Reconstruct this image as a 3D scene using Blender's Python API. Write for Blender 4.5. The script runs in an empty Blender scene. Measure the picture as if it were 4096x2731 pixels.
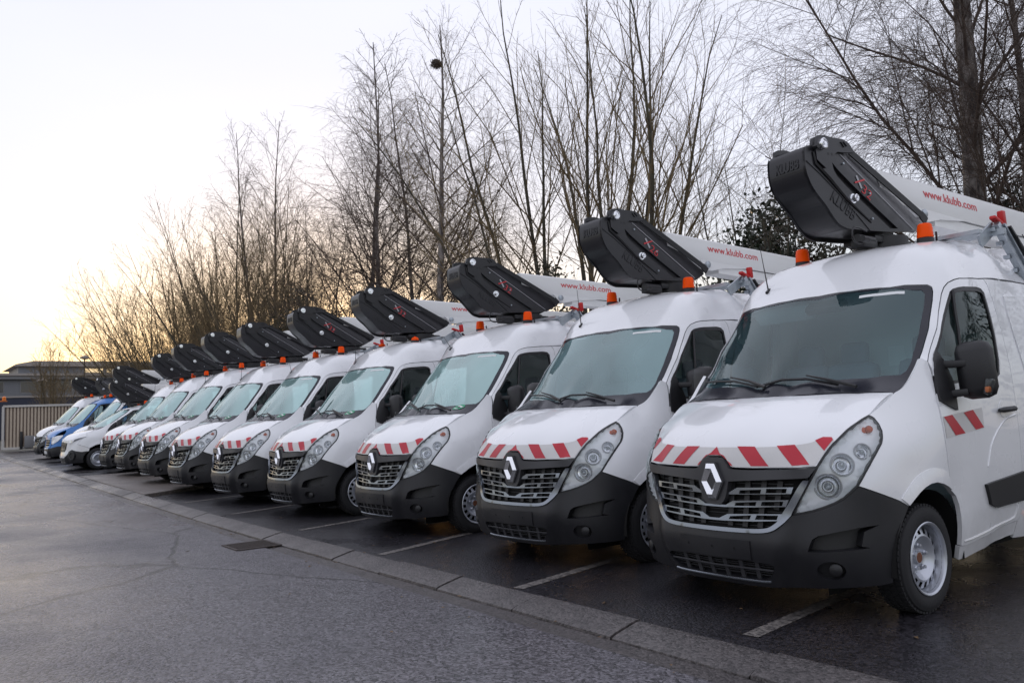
import bpy, bmesh, math, random
import numpy as np
from mathutils import Vector, Matrix
from mathutils.geometry import delaunay_2d_cdt

PI = math.pi
scene = bpy.context.scene
COL = scene.collection

# ------------------------------------------------------------------ camera
cam_d = bpy.data.cameras.new('camera')
cam_d.sensor_width = 36.0
cam_d.lens = 3246.19 / 4096 * 36.0
cam_d.clip_start = 0.1
cam_d.clip_end = 3000
cam = bpy.data.objects.new('camera', cam_d)
COL.objects.link(cam)
def _cam_basis(pitch, roll, yaw):
    cy, sy = math.cos(yaw), math.sin(yaw)
    f = np.array([sy*math.cos(pitch), cy*math.cos(pitch), math.sin(pitch)])
    r = np.array([cy, -sy, 0.0]); u = np.cross(r, f)
    c, s = math.cos(roll), math.sin(roll)
    return c*r+s*u, -s*r+c*u, f
_r, _u, _f = _cam_basis(0.091876, -0.041165, -0.904)
m = Matrix.Identity(4)
for i in range(3):
    m[i][0], m[i][1], m[i][2] = _r[i], _u[i], -_f[i]
m[2][3] = 1.3375
cam.matrix_world = m
cam_d.dof.use_dof = True
cam_d.dof.focus_distance = 8.0
cam_d.dof.aperture_fstop = 5.6
scene.camera = cam

# ------------------------------------------------------------------ sky, sun, exposure
SUN_AZ = math.radians(-66)      # from +Y, negative towards -X
SUN_EL = math.radians(4)
world = bpy.data.worlds.new('World'); scene.world = world
world.use_nodes = True
wn, wl = world.node_tree.nodes, world.node_tree.links
wn.clear()
sky = wn.new('ShaderNodeTexSky'); sky.sky_type = 'NISHITA'
sky.sun_disc = False
sky.sun_elevation = SUN_EL
sky.sun_rotation = SUN_AZ % (2*PI)
sky.air_density = 1.0; sky.dust_density = 1.2; sky.ozone_density = 1.5; sky.altitude = 100
bg = wn.new('ShaderNodeBackground'); bg.inputs['Strength'].default_value = 0.10
out = wn.new('ShaderNodeOutputWorld')
# a thin even veil of high cloud, paler than the clear sky above it
tc = wn.new('ShaderNodeTexCoord')
noi = wn.new('ShaderNodeTexNoise'); noi.inputs['Scale'].default_value = 1.6; noi.inputs['Detail'].default_value = 4
mp = wn.new('ShaderNodeMapping'); mp.inputs['Scale'].default_value = (1, 1, 4)
ramp = wn.new('ShaderNodeMapRange')
ramp.inputs['From Min'].default_value = 0.3; ramp.inputs['From Max'].default_value = 0.7
ramp.inputs['To Min'].default_value = 0.76; ramp.inputs['To Max'].default_value = 0.86
mix = wn.new('ShaderNodeMix'); mix.data_type = 'RGBA'
mix.inputs['B'].default_value = (5.2, 5.25, 6.0, 1)
wl.new(tc.outputs['Generated'], mp.inputs['Vector']); wl.new(mp.outputs[0], noi.inputs['Vector'])
wl.new(noi.outputs['Fac'], ramp.inputs['Value'])
# the veil thins out low down, where the clear band of the sunset shows
sp_ = wn.new('ShaderNodeSeparateXYZ'); zc = wn.new('ShaderNodeMath'); zc.operation = 'MAXIMUM'; zc.inputs[1].default_value = 0.0
vf = wn.new('ShaderNodeMapRange'); vf.interpolation_type = 'SMOOTHSTEP'
vf.inputs['From Min'].default_value = 0.0; vf.inputs['From Max'].default_value = 0.34; vf.inputs['To Min'].default_value = 0.36; vf.inputs['To Max'].default_value = 1.0
fm_ = wn.new('ShaderNodeMath'); fm_.operation = 'MULTIPLY'
wl.new(tc.outputs['Generated'], sp_.inputs[0]); wl.new(sp_.outputs['Z'], zc.inputs[0]); wl.new(zc.outputs[0], vf.inputs['Value'])
wl.new(vf.outputs[0], fm_.inputs[0]); wl.new(ramp.outputs[0], fm_.inputs[1]); wl.new(fm_.outputs[0], mix.inputs['Factor'])
wl.new(sky.outputs[0], mix.inputs['A']); wl.new(mix.outputs['Result'], bg.inputs['Color'])
wl.new(bg.outputs[0], out.inputs['Surface'])

sun_d = bpy.data.lights.new('sun', 'SUN')
sun_d.energy = 0.5; sun_d.angle = math.radians(12); sun_d.color = (1.0, 0.83, 0.62)
sun = bpy.data.objects.new('sun', sun_d); COL.objects.link(sun)
_sd = Vector((math.sin(SUN_AZ)*math.cos(SUN_EL), math.cos(SUN_AZ)*math.cos(SUN_EL), math.sin(SUN_EL)))
sun.rotation_euler = (-_sd).to_track_quat('-Z', 'Y').to_euler()

scene.view_settings.view_transform = 'Standard'
scene.view_settings.look = 'None'
scene.view_settings.exposure = 1.02
scene.view_settings.gamma = 1.0

# ------------------------------------------------------------------ materials
def mat(name, col, rough=0.5, metal=0.0, coat=0.0, spec=0.5, noise=None, bump=None, coat_rough=0.05, trans=0.0):
    """noise=(scale, amount) varies the colour, bump=(scale, strength)"""
    mt = bpy.data.materials.new(name); mt.use_nodes = True
    nt = mt.node_tree; b = nt.nodes['Principled BSDF']
    b.inputs['Base Color'].default_value = (*col, 1)
    b.inputs['Roughness'].default_value = rough
    b.inputs['Metallic'].default_value = metal
    b.inputs['Coat Weight'].default_value = coat
    b.inputs['Coat Roughness'].default_value = coat_rough
    b.inputs['Specular IOR Level'].default_value = spec
    b.inputs['Transmission Weight'].default_value = trans
    if noise or bump:
        t = nt.nodes.new('ShaderNodeTexCoord')
    if noise:
        n = nt.nodes.new('ShaderNodeTexNoise'); n.inputs['Scale'].default_value = noise[0]; n.inputs['Detail'].default_value = 5
        nt.links.new(t.outputs['Object'], n.inputs['Vector'])
        mx = nt.nodes.new('ShaderNodeMix'); mx.data_type = 'RGBA'
        mx.inputs['A'].default_value = (*[c*(1-noise[1]) for c in col], 1)
        mx.inputs['B'].default_value = (*[min(1, c*(1+noise[1])) for c in col], 1)
        nt.links.new(n.outputs['Fac'], mx.inputs['Factor'])
        nt.links.new(mx.outputs['Result'], b.inputs['Base Color'])
        mr = nt.nodes.new('ShaderNodeMapRange'); mr.inputs['To Min'].default_value = max(0.02, rough-0.12); mr.inputs['To Max'].default_value = min(1, rough+0.12)
        nt.links.new(n.outputs['Fac'], mr.inputs['Value']); nt.links.new(mr.outputs[0], b.inputs['Roughness'])
    if bump:
        n2 = nt.nodes.new('ShaderNodeTexNoise'); n2.inputs['Scale'].default_value = bump[0]; n2.inputs['Detail'].default_value = 3
        nt.links.new(t.outputs['Object'], n2.inputs['Vector'])
        bp = nt.nodes.new('ShaderNodeBump'); bp.inputs['Strength'].default_value = bump[1]; bp.inputs['Distance'].default_value = 0.01
        nt.links.new(n2.outputs['Fac'], bp.inputs['Height']); nt.links.new(bp.outputs[0], b.inputs['Normal'])
    return mt

def glass(name, tint, ior=1.5, rough=0.02, film=0.0, filmcol=(0.6, 0.75, 0.74), fscale=0.8):
    """thin pane: tinted see-through, reflecting by Fresnel, with an optional pale diffuse film"""
    mt = bpy.data.materials.new(name); mt.use_nodes = True
    nt = mt.node_tree; nt.nodes.clear()
    o = nt.nodes.new('ShaderNodeOutputMaterial')
    tr = nt.nodes.new('ShaderNodeBsdfTransparent'); tr.inputs[0].default_value = (*tint, 1)
    gl = nt.nodes.new('ShaderNodeBsdfGlossy'); gl.inputs['Roughness'].default_value = rough
    gl.inputs['Color'].default_value = (0.92, 1.0, 0.98, 1)
    df = nt.nodes.new('ShaderNodeBsdfDiffuse'); df.inputs[0].default_value = (*filmcol, 1)
    fr = nt.nodes.new('ShaderNodeFresnel'); fr.inputs['IOR'].default_value = ior
    m1 = nt.nodes.new('ShaderNodeMixShader'); m1.inputs[0].default_value = film
    if film > 0 and fscale:
        t = nt.nodes.new('ShaderNodeTexCoord'); n = nt.nodes.new('ShaderNodeTexNoise'); n.inputs['Scale'].default_value = fscale
        n.inputs['Detail'].default_value = 3; n.inputs['Distortion'].default_value = 0.3
        mr = nt.nodes.new('ShaderNodeMapRange'); mr.inputs['From Min'].default_value = 0.35; mr.inputs['From Max'].default_value = 0.7
        mr.inputs['To Min'].default_value = film*0.6; mr.inputs['To Max'].default_value = film*1.35
        nt.links.new(t.outputs['Object'], n.inputs['Vector']); nt.links.new(n.outputs['Fac'], mr.inputs['Value']); nt.links.new(mr.outputs[0], m1.inputs[0])
    nt.links.new(tr.outputs[0], m1.inputs[1]); nt.links.new(df.outputs[0], m1.inputs[2])
    m2 = nt.nodes.new('ShaderNodeMixShader')
    nt.links.new(fr.outputs[0], m2.inputs[0]); nt.links.new(m1.outputs[0], m2.inputs[1]); nt.links.new(gl.outputs[0], m2.inputs[2])
    nt.links.new(m2.outputs[0], o.inputs['Surface'])
    return mt

M = {}
M['white'] = mat('white_paint', (0.84, 0.85, 0.87), 0.30, coat=1.0, noise=(2.5, 0.02), coat_rough=0.03)
def road_film(mt):
    """grey road spray on the lower panels, thinning out upwards"""
    n, l = mt.node_tree.nodes, mt.node_tree.links; b = n['Principled BSDF']
    src = b.inputs['Base Color'].links[0].from_socket if b.inputs['Base Color'].links else None
    t = n.new('ShaderNodeTexCoord'); sp = n.new('ShaderNodeSeparateXYZ'); l.new(t.outputs['Object'], sp.inputs[0])
    mr = n.new('ShaderNodeMapRange'); mr.interpolation_type = 'SMOOTHSTEP'; mr.inputs['From Min'].default_value = 1.05; mr.inputs['From Max'].default_value = .25
    mr.inputs['To Min'].default_value = 0; mr.inputs['To Max'].default_value = .55
    no = n.new('ShaderNodeTexNoise'); no.inputs['Scale'].default_value = 9; no.inputs['Detail'].default_value = 7; no.inputs['Roughness'].default_value = .7
    l.new(t.outputs['Object'], no.inputs['Vector']); l.new(sp.outputs['Z'], mr.inputs['Value'])
    mu = n.new('ShaderNodeMath'); mu.operation = 'MULTIPLY'; l.new(mr.outputs[0], mu.inputs[0]); l.new(no.outputs['Fac'], mu.inputs[1])
    mx = n.new('ShaderNodeMix'); mx.data_type = 'RGBA'; mx.inputs['B'].default_value = (.30, .28, .26, 1)
    if src: l.new(src, mx.inputs['A'])
    else: mx.inputs['A'].default_value = b.inputs['Base Color'].default_value
    l.new(mu.outputs[0], mx.inputs['Factor']); l.new(mx.outputs['Result'], b.inputs['Base Color'])
road_film(M['white'])
M['blue'] = mat('blue_paint', (0.012, 0.17, 0.52), 0.3, coat=0.8)
M['bumper'] = mat('grained_grey_plastic', (0.013, 0.013, 0.016), 0.40, noise=(9, 0.2), bump=(900, 0.12))
M['black'] = mat('black_plastic', (0.014, 0.014, 0.016), 0.45)
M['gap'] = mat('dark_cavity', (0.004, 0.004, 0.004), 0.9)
M['badge'] = mat('satin_grey_plastic', (0.045, 0.045, 0.05), 0.38, noise=(14, 0.1), bump=(500, 0.05))
M['frit'] = mat('black_glass_border', (0.018, 0.019, 0.028), 0.2)
M['chrome'] = mat('chrome', (0.85, 0.86, 0.88), 0.12, metal=0.85)
M['satin'] = mat('satin_silver', (0.27, 0.29, 0.32), 0.25, metal=0.9)
M['reflector'] = mat('lamp_reflector', (0.88, 0.89, 0.91), 0.2, metal=0.0, coat=0.6)
M['bowl'] = mat('lamp_bowl', (0.88, 0.89, 0.91), 0.16, metal=0.85)
M['lens'] = glass('lamp_lens', (0.98, 0.99, 1.0), 1.5, 0.01, 0.02, (0.9, 0.92, 0.94), 0)
M['bulb'] = mat('clear_lamp_glass', (0.55, 0.57, 0.6), 0.05, metal=0.6)
M['amber'] = mat('amber_plastic', (0.55, 0.10, 0.03), 0.25)
M['orange'] = mat('orange_beacon_plastic', (0.95, 0.085, 0.002), 0.4, spec=0.12)
M['side_orange'] = mat('side_marker_plastic', (0.8, 0.2, 0.02), 0.3)
M['windscreen'] = glass('windscreen_glass', (0.70, 0.93, 0.95), 1.65, 0.02, 0.055, (0.36, 0.70, 0.80))
M['windscreen_milky'] = glass('milky_windscreen_glass', (0.70, 0.90, 0.88), 2.1, 0.03, 0.42, (0.60, 0.92, 0.90))  # strongest pale teal film, uneven by noise
M['windscreen_pale'] = glass('pale_windscreen_glass', (0.72, 0.90, 0.90), 1.9, 0.03, 0.26, (0.52, 0.84, 0.88))
M['sideglass'] = glass('side_glass', (0.72, 0.86, 0.83), 1.5, 0.02, 0.0)
M['sticker_white'] = mat('reflective_white_film', (0.62, 0.61, 0.60), 0.4, noise=(120, 0.06))
M['sticker_red'] = mat('reflective_red_film', (0.48, 0.012, 0.03), 0.35)
M['red_paint'] = mat('red_print', (0.62, 0.03, 0.04), 0.4)
M['hook_red'] = mat('red_rubber', (0.55, 0.012, 0.012), 0.45)
M['grey_print'] = mat('grey_print', (0.42, 0.42, 0.44), 0.4)
M['green'] = mat('green_disc_print', (0.01, 0.27, 0.12), 0.4)
M['paper'] = mat('white_paper', (0.72, 0.74, 0.74), 0.7)
M['tyre'] = mat('tyre_rubber', (0.016, 0.016, 0.018), 0.75, bump=(60, 0.2))
M['rim'] = mat('silver_wheel_paint', (0.50, 0.52, 0.57), 0.30, metal=0.65)
M['rust'] = mat('rusty_hub', (0.16, 0.06, 0.03), 0.7, noise=(40, 0.4))
M['shell'] = mat('lift_black_composite', (0.015, 0.0145, 0.018), 0.33, noise=(7, 0.15), bump=(260, 0.06))
M['shell_dark'] = mat('lift_dark_recess', (0.010, 0.010, 0.012), 0.5)
M['shell_mid'] = mat('lift_embossed_lettering', (0.018, 0.018, 0.021), 0.5)
M['galv'] = mat('galvanised_steel', (0.42, 0.46, 0.50), 0.38, metal=0.7, noise=(25, 0.25))
M['boom'] = mat('boom_white_paint', (0.80, 0.80, 0.79), 0.35, coat=0.3)
M['dash'] = mat('dashboard_grey', (0.12, 0.125, 0.14), 0.6)
M['seat'] = mat('seat_fabric', (0.11, 0.12, 0.15), 0.9)
M['lining'] = mat('cab_lining', (0.62, 0.64, 0.65), 0.8)

# ------------------------------------------------------------------ generic helpers
rnd = random.Random(11)
def link(name, me, mtl=None, parent=None, sharp=35):
    if mtl is not None:
        for x in (mtl if isinstance(mtl, (list, tuple)) else [mtl]):
            me.materials.append(x)
    if sharp is not None and len(me.polygons):
        me.shade_smooth(); me.set_sharp_from_angle(angle=math.radians(sharp))
    o = bpy.data.objects.new(name, me); COL.objects.link(o)
    if parent is not None: o.parent = parent
    return o
def from_py(name, V, F, mtl=None, parent=None, sharp=35):
    me = bpy.data.meshes.new(name); me.from_pydata([tuple(v) for v in V], [], [tuple(f) for f in F]); me.update()
    return link(name, me, mtl, parent, sharp)
def tag(o, label=None, cat=None, group=None, kind=None):
    if label: o['label'] = label
    if cat: o['category'] = cat
    if group: o['group'] = group
    if kind: o['kind'] = kind
    return o
def empty(name, loc=(0, 0, 0), rz=0.0):
    o = bpy.data.objects.new(name, None); COL.objects.link(o)
    o.location = loc; o.rotation_euler = (0, 0, rz); o.empty_display_size = 0.2
    return o
def dup(o, parent=None):
    c = o.copy(); COL.objects.link(c)
    if parent is not None: c.parent = parent
    for ch in list(o.children): dup(ch, c)
    return c
class MB:
    """collects simple solids in one mesh"""
    def __init__(s): s.V = []; s.F = []; s.mi = []; s.cur = 0
    def add(s, V, F):
        n = len(s.V); s.V += [tuple(map(float, v)) for v in V]; s.F += [tuple(i+n for i in f) for f in F]; s.mi += [s.cur]*len(F)
    def box(s, c, d, rot=None, bevel=0.0):
        """c centre, d full size, optional 3x3 rot"""
        bm = bmesh.new(); bmesh.ops.create_cube(bm, size=1.0)
        for v in bm.verts: v.co = Vector((v.co.x*d[0], v.co.y*d[1], v.co.z*d[2]))
        if bevel > 0:
            bmesh.ops.bevel(bm, geom=list(bm.edges), offset=min(bevel, min(d)*0.45), segments=2, affect='EDGES', profile=0.5)
        bm.verts.index_update()
        V = [v.co.copy() for v in bm.verts]
        if rot is not None: V = [rot @ v for v in V]
        V = [v+Vector(c) for v in V]
        s.add(V, [[v.index for v in f.verts] for f in bm.faces]); bm.free()
    def beam(s, a, b, w, h, up=(0, 0, 1), bevel=0.0):
        a, b = Vector(a), Vector(b); d = b-a; L = d.length; z = d.normalized()
        x = Vector(up).cross(z)
        if x.length < 1e-4: x = Vector((1, 0, 0)).cross(z)
        x.normalize(); y = z.cross(x)
        s.box((a+b)/2, (w, h, L), Matrix((x, y, z)).transposed(), bevel)
    def tube(s, pts, r, n=8, closed=False, cap=True):
        pts = [Vector(p) for p in pts]; k = len(pts)
        rs = r if hasattr(r, '__len__') else [r]*k
        prev = None; rings = []
        for i, p in enumerate(pts):
            if closed: t = pts[(i+1) % k]-pts[i-1]
            else: t = pts[min(i+1, k-1)]-pts[max(i-1, 0)]
            t.normalize()
            if prev is None:
                x = t.orthogonal().normalized()
            else:
                x = (prev - t*prev.dot(t)).normalized()
            prev = x; y = t.cross(x)
            rings.append([p+(x*math.cos(2*PI*j/n)+y*math.sin(2*PI*j/n))*rs[i] for j in range(n)])
        V = [v for rg in rings for v in rg]; F = []
        for i in range(k if closed else k-1):
            a, b = i*n, ((i+1) % k)*n
            F += [(a+j, a+(j+1) % n, b+(j+1) % n, b+j) for j in range(n)]
        if cap and not closed:
            F.append(tuple(reversed(range(n)))); F.append(tuple((k-1)*n+j for j in range(n)))
        s.add(V, F)
    def lathe(s, prof, o, axis, n=24, ang0=0.0, cap=True):
        """prof = [(radius, along axis)]"""
        z = Vector(axis).normalized(); x = z.orthogonal().normalized(); y = z.cross(x); o = Vector(o)
        V = []; F = []
        for r, t in prof:
            for j in range(n):
                a = ang0+2*PI*j/n; V.append(o+z*t+(x*math.cos(a)+y*math.sin(a))*r)
        for i in range(len(prof)-1):
            a, b = i*n, (i+1)*n
            F += [(a+j, a+(j+1) % n, b+(j+1) % n, b+j) for j in range(n)]
        if cap:
            if prof[0][0] > 1e-5: F.append(tuple(reversed(range(n))))
            if prof[-1][0] > 1e-5: F.append(tuple((len(prof)-1)*n+j for j in range(n)))
        s.add(V, F)
    def prism(s, poly, fa, fb):
        """poly list of 2D pts; fa, fb map 2D -> 3D for the two faces"""
        n = len(poly); V = [fa(p) for p in poly]+[fb(p) for p in poly]
        F = [tuple(range(n)), tuple(reversed(range(n, 2*n)))]+[((i+1) % n, i, i+n, (i+1) % n+n) for i in range(n)]
        s.add(V, F)
    def build(s, name, mtl, parent=None, sharp=35):
        me = bpy.data.meshes.new(name); me.from_pydata(s.V, [], s.F)
        bm = bmesh.new(); bm.from_mesh(me); bmesh.ops.recalc_face_normals(bm, faces=bm.faces); bm.to_mesh(me); bm.free()
        if isinstance(mtl, (list, tuple)): me.polygons.foreach_set('material_index', s.mi)
        me.update()
        return link(name, me, mtl, parent, sharp)

def cr(pts, n=5):
    """Catmull-Rom through the points, open"""
    P = np.array(pts, float); k = len(P)
    if k < 3: return P
    E = np.vstack([2*P[0]-P[1], P, 2*P[-1]-P[-2]]); o = []
    for i in range(k-1):
        p0, p1, p2, p3 = E[i:i+4]
        for t in np.arange(n)/n:
            o.append(0.5*((2*p1)+(p2-p0)*t+(2*p0-5*p1+4*p2-p3)*t*t+(-p0+3*p1-3*p2+p3)*t**3))
    o.append(P[-1]); return np.array(o)
def cat(*cs):
    o = []
    for c in cs:
        for p in c:
            if not o or np.linalg.norm(np.array(p, float)-o[-1]) > 1e-4: o.append(np.array(p, float))
    if np.linalg.norm(o[0]-o[-1]) < 1e-4: o.pop()
    return np.array(o)
def inpoly(P, poly):
    P = np.asarray(P); x, y = P[:, 0], P[:, 1]; r = np.zeros(len(P), bool)
    a = poly; b = np.roll(poly, -1, 0)
    for (x1, y1), (x2, y2) in zip(a, b):
        if y1 == y2: continue
        c = ((y1 > y) != (y2 > y)) & (x < (x2-x1)*(y-y1)/(y2-y1)+x1)
        r ^= c
    return r
def resample(poly, h):
    o = []
    for a, b in zip(poly, np.roll(poly, -1, 0)):
        k = max(1, int(np.ceil(np.linalg.norm(b-a)/h)))
        for i in range(k): o.append(a+(b-a)*i/k)
    return np.array(o)
def area(p):
    q = np.roll(p, -1, 0); return 0.5*np.sum(p[:, 0]*q[:, 1]-q[:, 0]*p[:, 1])
def inset(poly, g):
    if g == 0: return poly
    s = 1 if area(poly) > 0 else -1
    e = np.roll(poly, -1, 0)-poly; e /= np.maximum(np.linalg.norm(e, axis=1, keepdims=True), 1e-9)
    n = np.stack([-e[:, 1], e[:, 0]], 1)*s
    nn = n+np.roll(n, 1, 0); l = np.linalg.norm(nn, axis=1, keepdims=True); nn = nn/np.maximum(l, 0.3)
    d = np.maximum(np.sum(nn*n, axis=1, keepdims=True), 0.5)
    return poly+nn/d*g

def panel(name, surf, ref, outline, h, mtl, parent, holes=(), off=0.0, rim=0.02, gap=0.0, bulge=None, sharp=30, hole_rim=None):
    """sheet cut out of a curved surface: surf(uv)->xyz, ref(xyz)->outward reference"""
    out = resample(inset(np.asarray(outline, float), gap), h)
    hl = [resample(np.asarray(x, float), h) for x in holes]
    lo, hi = out.min(0), out.max(0)
    gx, gy = np.meshgrid(np.arange(lo[0]+h*0.5, hi[0], h), np.arange(lo[1]+h*0.5, hi[1], h*0.9))
    gx = gx+(np.arange(gx.shape[0])[:, None] % 2)*h*0.5
    G = np.stack([gx.ravel(), gy.ravel()], 1)
    bd = np.vstack([out]+hl)
    if len(G):
        ok = inpoly(G, out)
        for x in hl: ok &= ~inpoly(G, x)
        G = G[ok]
        if len(G):
            dd = np.min(((G[:, None, :]-bd[None])**2).sum(2), axis=1) if len(G)*len(bd) < 4e6 else np.array([((bd-q)**2).sum(1).min() for q in G])
            G = G[dd > (0.55*h)**2]
    loops = []; n = 0
    for lp in [out]+hl:
        loops.append(list(range(n, n+len(lp)))); n += len(lp)
    pts = np.vstack([bd, G]) if len(G) else bd
    edges = [(lp[i], lp[(i+1) % len(lp)]) for lp in loops for i in range(len(lp))]
    r = delaunay_2d_cdt([Vector((float(p[0]), float(p[1]))) for p in pts], edges, [], 0, 1e-7)
    uv = np.array([tuple(v) for v in r[0]]); tris = [tuple(f) for f in r[2]]
    cen = np.array([uv[list(f)].mean(0) for f in tris])
    ok = inpoly(cen, out)
    for x in hl: ok &= ~inpoly(cen, x)
    tris = [f for f, k in zip(tris, ok) if k]
    def lift(q):
        P = surf(q); e = 1e-4
        du = surf(q+np.array([e, 0]))-P; dv = surf(q+np.array([0, e]))-P
        N = np.cross(du, dv); N /= np.maximum(np.linalg.norm(N, axis=1, keepdims=True), 1e-12)
        s = np.sign(np.sum(N*ref(P), axis=1, keepdims=True)); s[s == 0] = 1
        return P, N*s
    P, N = lift(uv)
    o2 = off if bulge is None else off+bulge(uv)[:, None]
    P = P+N*o2
    V = P.tolist(); F = []
    for a, b, c in tris:
        nn = np.cross(P[b]-P[a], P[c]-P[a])
        F.append((a, b, c) if nn.dot(N[a]+N[b]+N[c]) > 0 else (a, c, b))
    if rim:
        vmap = {}
        cnt = {}
        for f in F:
            for i in range(3):
                e = (f[i], f[(i+1) % 3]); cnt[tuple(sorted(e))] = cnt.get(tuple(sorted(e)), 0)+1
        nb = len(out)
        for f in list(F):
            for i in range(3):
                a, b = f[i], f[(i+1) % 3]
                if cnt[tuple(sorted((a, b)))] == 1:
                    for q in (a, b):
                        if q not in vmap:
                            vmap[q] = len(V); V.append((P[q]-N[q]*rim).tolist())
                    F.append((b, a, vmap[a], vmap[b]))
    return from_py(name, V, F, mtl, parent, sharp)

# ------------------------------------------------------------------ body surfaces of the vans
class TPS:
    """smooth height field through scattered points (thin plate spline)"""
    def __init__(s, uv, val, lam=2e-4):
        s.c = np.array(uv, float); n = len(s.c)
        d = np.linalg.norm(s.c[:, None]-s.c[None], axis=2)
        K = s.k(d)+lam*np.eye(n); Q = np.hstack([np.ones((n, 1)), s.c])
        A = np.block([[K, Q], [Q.T, np.zeros((3, 3))]])
        s.w = np.linalg.solve(A, np.concatenate([val, np.zeros(3)]))
    @staticmethod
    def k(d): return np.where(d > 1e-9, d*d*np.log(np.maximum(d, 1e-9)), 0)
    def __call__(s, uv):
        uv = np.atleast_2d(np.asarray(uv, float)); d = np.linalg.norm(uv[:, None]-s.c[None], axis=2)
        return s.k(d) @ s.w[:-3]+s.w[-3]+uv @ s.w[-2:]
YA = ZA = 1.1
def nose_inv(P):
    P = np.atleast_2d(np.asarray(P, float)); return np.stack([np.arctan2(P[:, 0], YA-P[:, 1]), P[:, 2]], 1), np.hypot(P[:, 0], YA-P[:, 1])
def tube_inv(P):
    P = np.atleast_2d(np.asarray(P, float)); uv = np.stack([P[:, 1], np.arctan2(P[:, 2]-ZA, P[:, 0])], 1)
    uv[:, 1] = np.where(uv[:, 1] < -PI/2, uv[:, 1]+2*PI, uv[:, 1]); return uv, np.hypot(P[:, 0], P[:, 2]-ZA)
def mirx(L): return [q for p in L for q in ([p] if abs(p[0]) < 1e-6 else [p, (-p[0], p[1], p[2])])]
NOSE = [(0,-.005,1.0),(0,-.01,.9),(0,-.01,.75),(0,-.02,.6),(0,-.02,.42),(0,.0,.3),(0,.05,.2),
(.136,-.006,.941),(.4,.032,.945),(.691,.105,.951),(.652,.075,.883),(.617,.072,.865),(.575,.048,.785),(.47,.02,.616),(.3,.003,.8),(.3,.0,.65),
(.547,.039,.658),(.316,.0,.483),(.631,.04,.439),(.501,.035,.347),(.723,.1,.323),(.5,.09,.2),(.8,.19,.22),(.72,.14,.85),(.881,.241,.827),
(.948,.331,.593),(1.013,.571,.685),(.927,.480,1.122),(.895,.33,1.02),(.868,.40,1.161),(.844,.491,1.253),(.944,1.099,1.589),(.878,.757,1.389),
(1.035,.85,.85),(1.038,1.15,.8),(1.035,1.3,1.1),(1.012,1.1,1.35),(1.0,.8,1.12),(.955,.37,.3),(1.0,.5,.3),(1.03,.85,.3),(1.02,1.2,.3),(1.0,.65,.9),(.79,.28,1.1),(.79,.15,.65)]
TUBE = [(0,.60,1.395),(0,.8,1.605),(0,1.0,1.812),(0,1.2,2.015),(0,1.385,2.19),(.122,.672,1.44),(.5,.68,1.43),(.5,1.02,1.79),(.5,1.40,2.185),(.6,.74,1.45),(.825,.932,1.515),(.83,1.487,2.147),(.868,1.29,1.88),(.7,1.43,2.165),
(.898,1.089,1.613),(.944,1.099,1.589),(.878,.757,1.389),(.92,1.30,1.85),
(0,1.48,2.31),(0,1.6,2.44),(0,1.8,2.545),(0,1.95,2.588),(0,2.2,2.618),(.576,1.541,2.313),(.3,1.5,2.315),
(.907,1.565,2.161),(.855,1.6,2.27),(.78,1.6,2.345),(.6,1.62,2.41),(.89,1.8,2.28),(.835,1.8,2.40),(.74,1.8,2.48),(.5,1.8,2.53),
(.54,2.03,2.565),(.72,2.0,2.54),(.81,2.0,2.47),(.87,2.0,2.36),(.905,2.0,2.23)]
for _y in (2.4, 3.2, 4.2, 5.4):
    TUBE += [(.92,_y,2.22),(.875,_y,2.40),(.82,_y,2.52),(.72,_y,2.585),(.4,_y,2.62),(0,_y,2.63)]
for _y in (1.6, 2.4, 3.2, 4.2, 5.4):
    TUBE += [(.945,_y,.25),(.99,_y,.32),(1.02,_y,.5),(1.035,_y,.75),(1.038,_y,1.0),(1.03,_y,1.25),(1.0,_y,1.59),(.963,_y,1.9)]
TUBE += [(1.02,1.2,.4),(1.037,1.15,.75),(1.035,1.3,1.1),(1.012,1.1,1.35),(1.03,1.4,1.25),(.99,1.25,.28),(.985,1.3,1.55)]
HOOD = [(0,.0,1.0),(.06,.0,1.012),(.136,-.006,.941),(.4,.03,.945),(.691,.105,.951),(0,.035,1.075),(0,.12,1.175),(0,.33,1.30),(0,.60,1.40),
(.4,.065,1.05),(.4,.15,1.15),(.4,.34,1.275),(.5,.645,1.40),(.25,.05,1.06),(.844,.491,1.253),(.878,.757,1.389),(.6,.085,.95),(.62,.2,1.14),(.65,.4,1.27),(.75,.7,1.395),
(.692,.106,.951),(.720,.158,1.020),(.739,.211,1.075),(.763,.269,1.123),(.789,.324,1.171),(.818,.388,1.211),(.833,.446,1.238),(.135,-.006,.942),(.301,.014,.937),(.460,.039,.941),(.610,.068,.947),(.113,-.005,.968)]
_n = mirx(NOSE); _a, _b = nose_inv(_n); FN = TPS(_a, _b)
_n = mirx(TUBE); _a, _b = tube_inv(_n); FT = TPS(_a, _b)
def hood_inv(P):
    P = np.atleast_2d(np.asarray(P, float)); return np.stack([P[:, 0], .62*np.arctan2(P[:, 2]-.80, .80-P[:, 1])], 1), np.hypot(P[:, 2]-.80, .80-P[:, 1])
_n = mirx(HOOD); _a, _b = hood_inv(_n); FH = TPS(_a, _b, 4e-4)
def HU(L, m=1):
    uv = hood_inv(L)[0]; uv[:, 0] *= m; return uv
def nose0(uv):
    uv = np.atleast_2d(uv); r = FN(uv); return np.stack([r*np.sin(uv[:, 0]), YA-r*np.cos(uv[:, 0]), uv[:, 1]], 1)
def tube0(uv):
    uv = np.atleast_2d(uv); r = FT(uv); return np.stack([r*np.cos(uv[:, 1]), uv[:, 0], ZA+r*np.sin(uv[:, 1])], 1)
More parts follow.
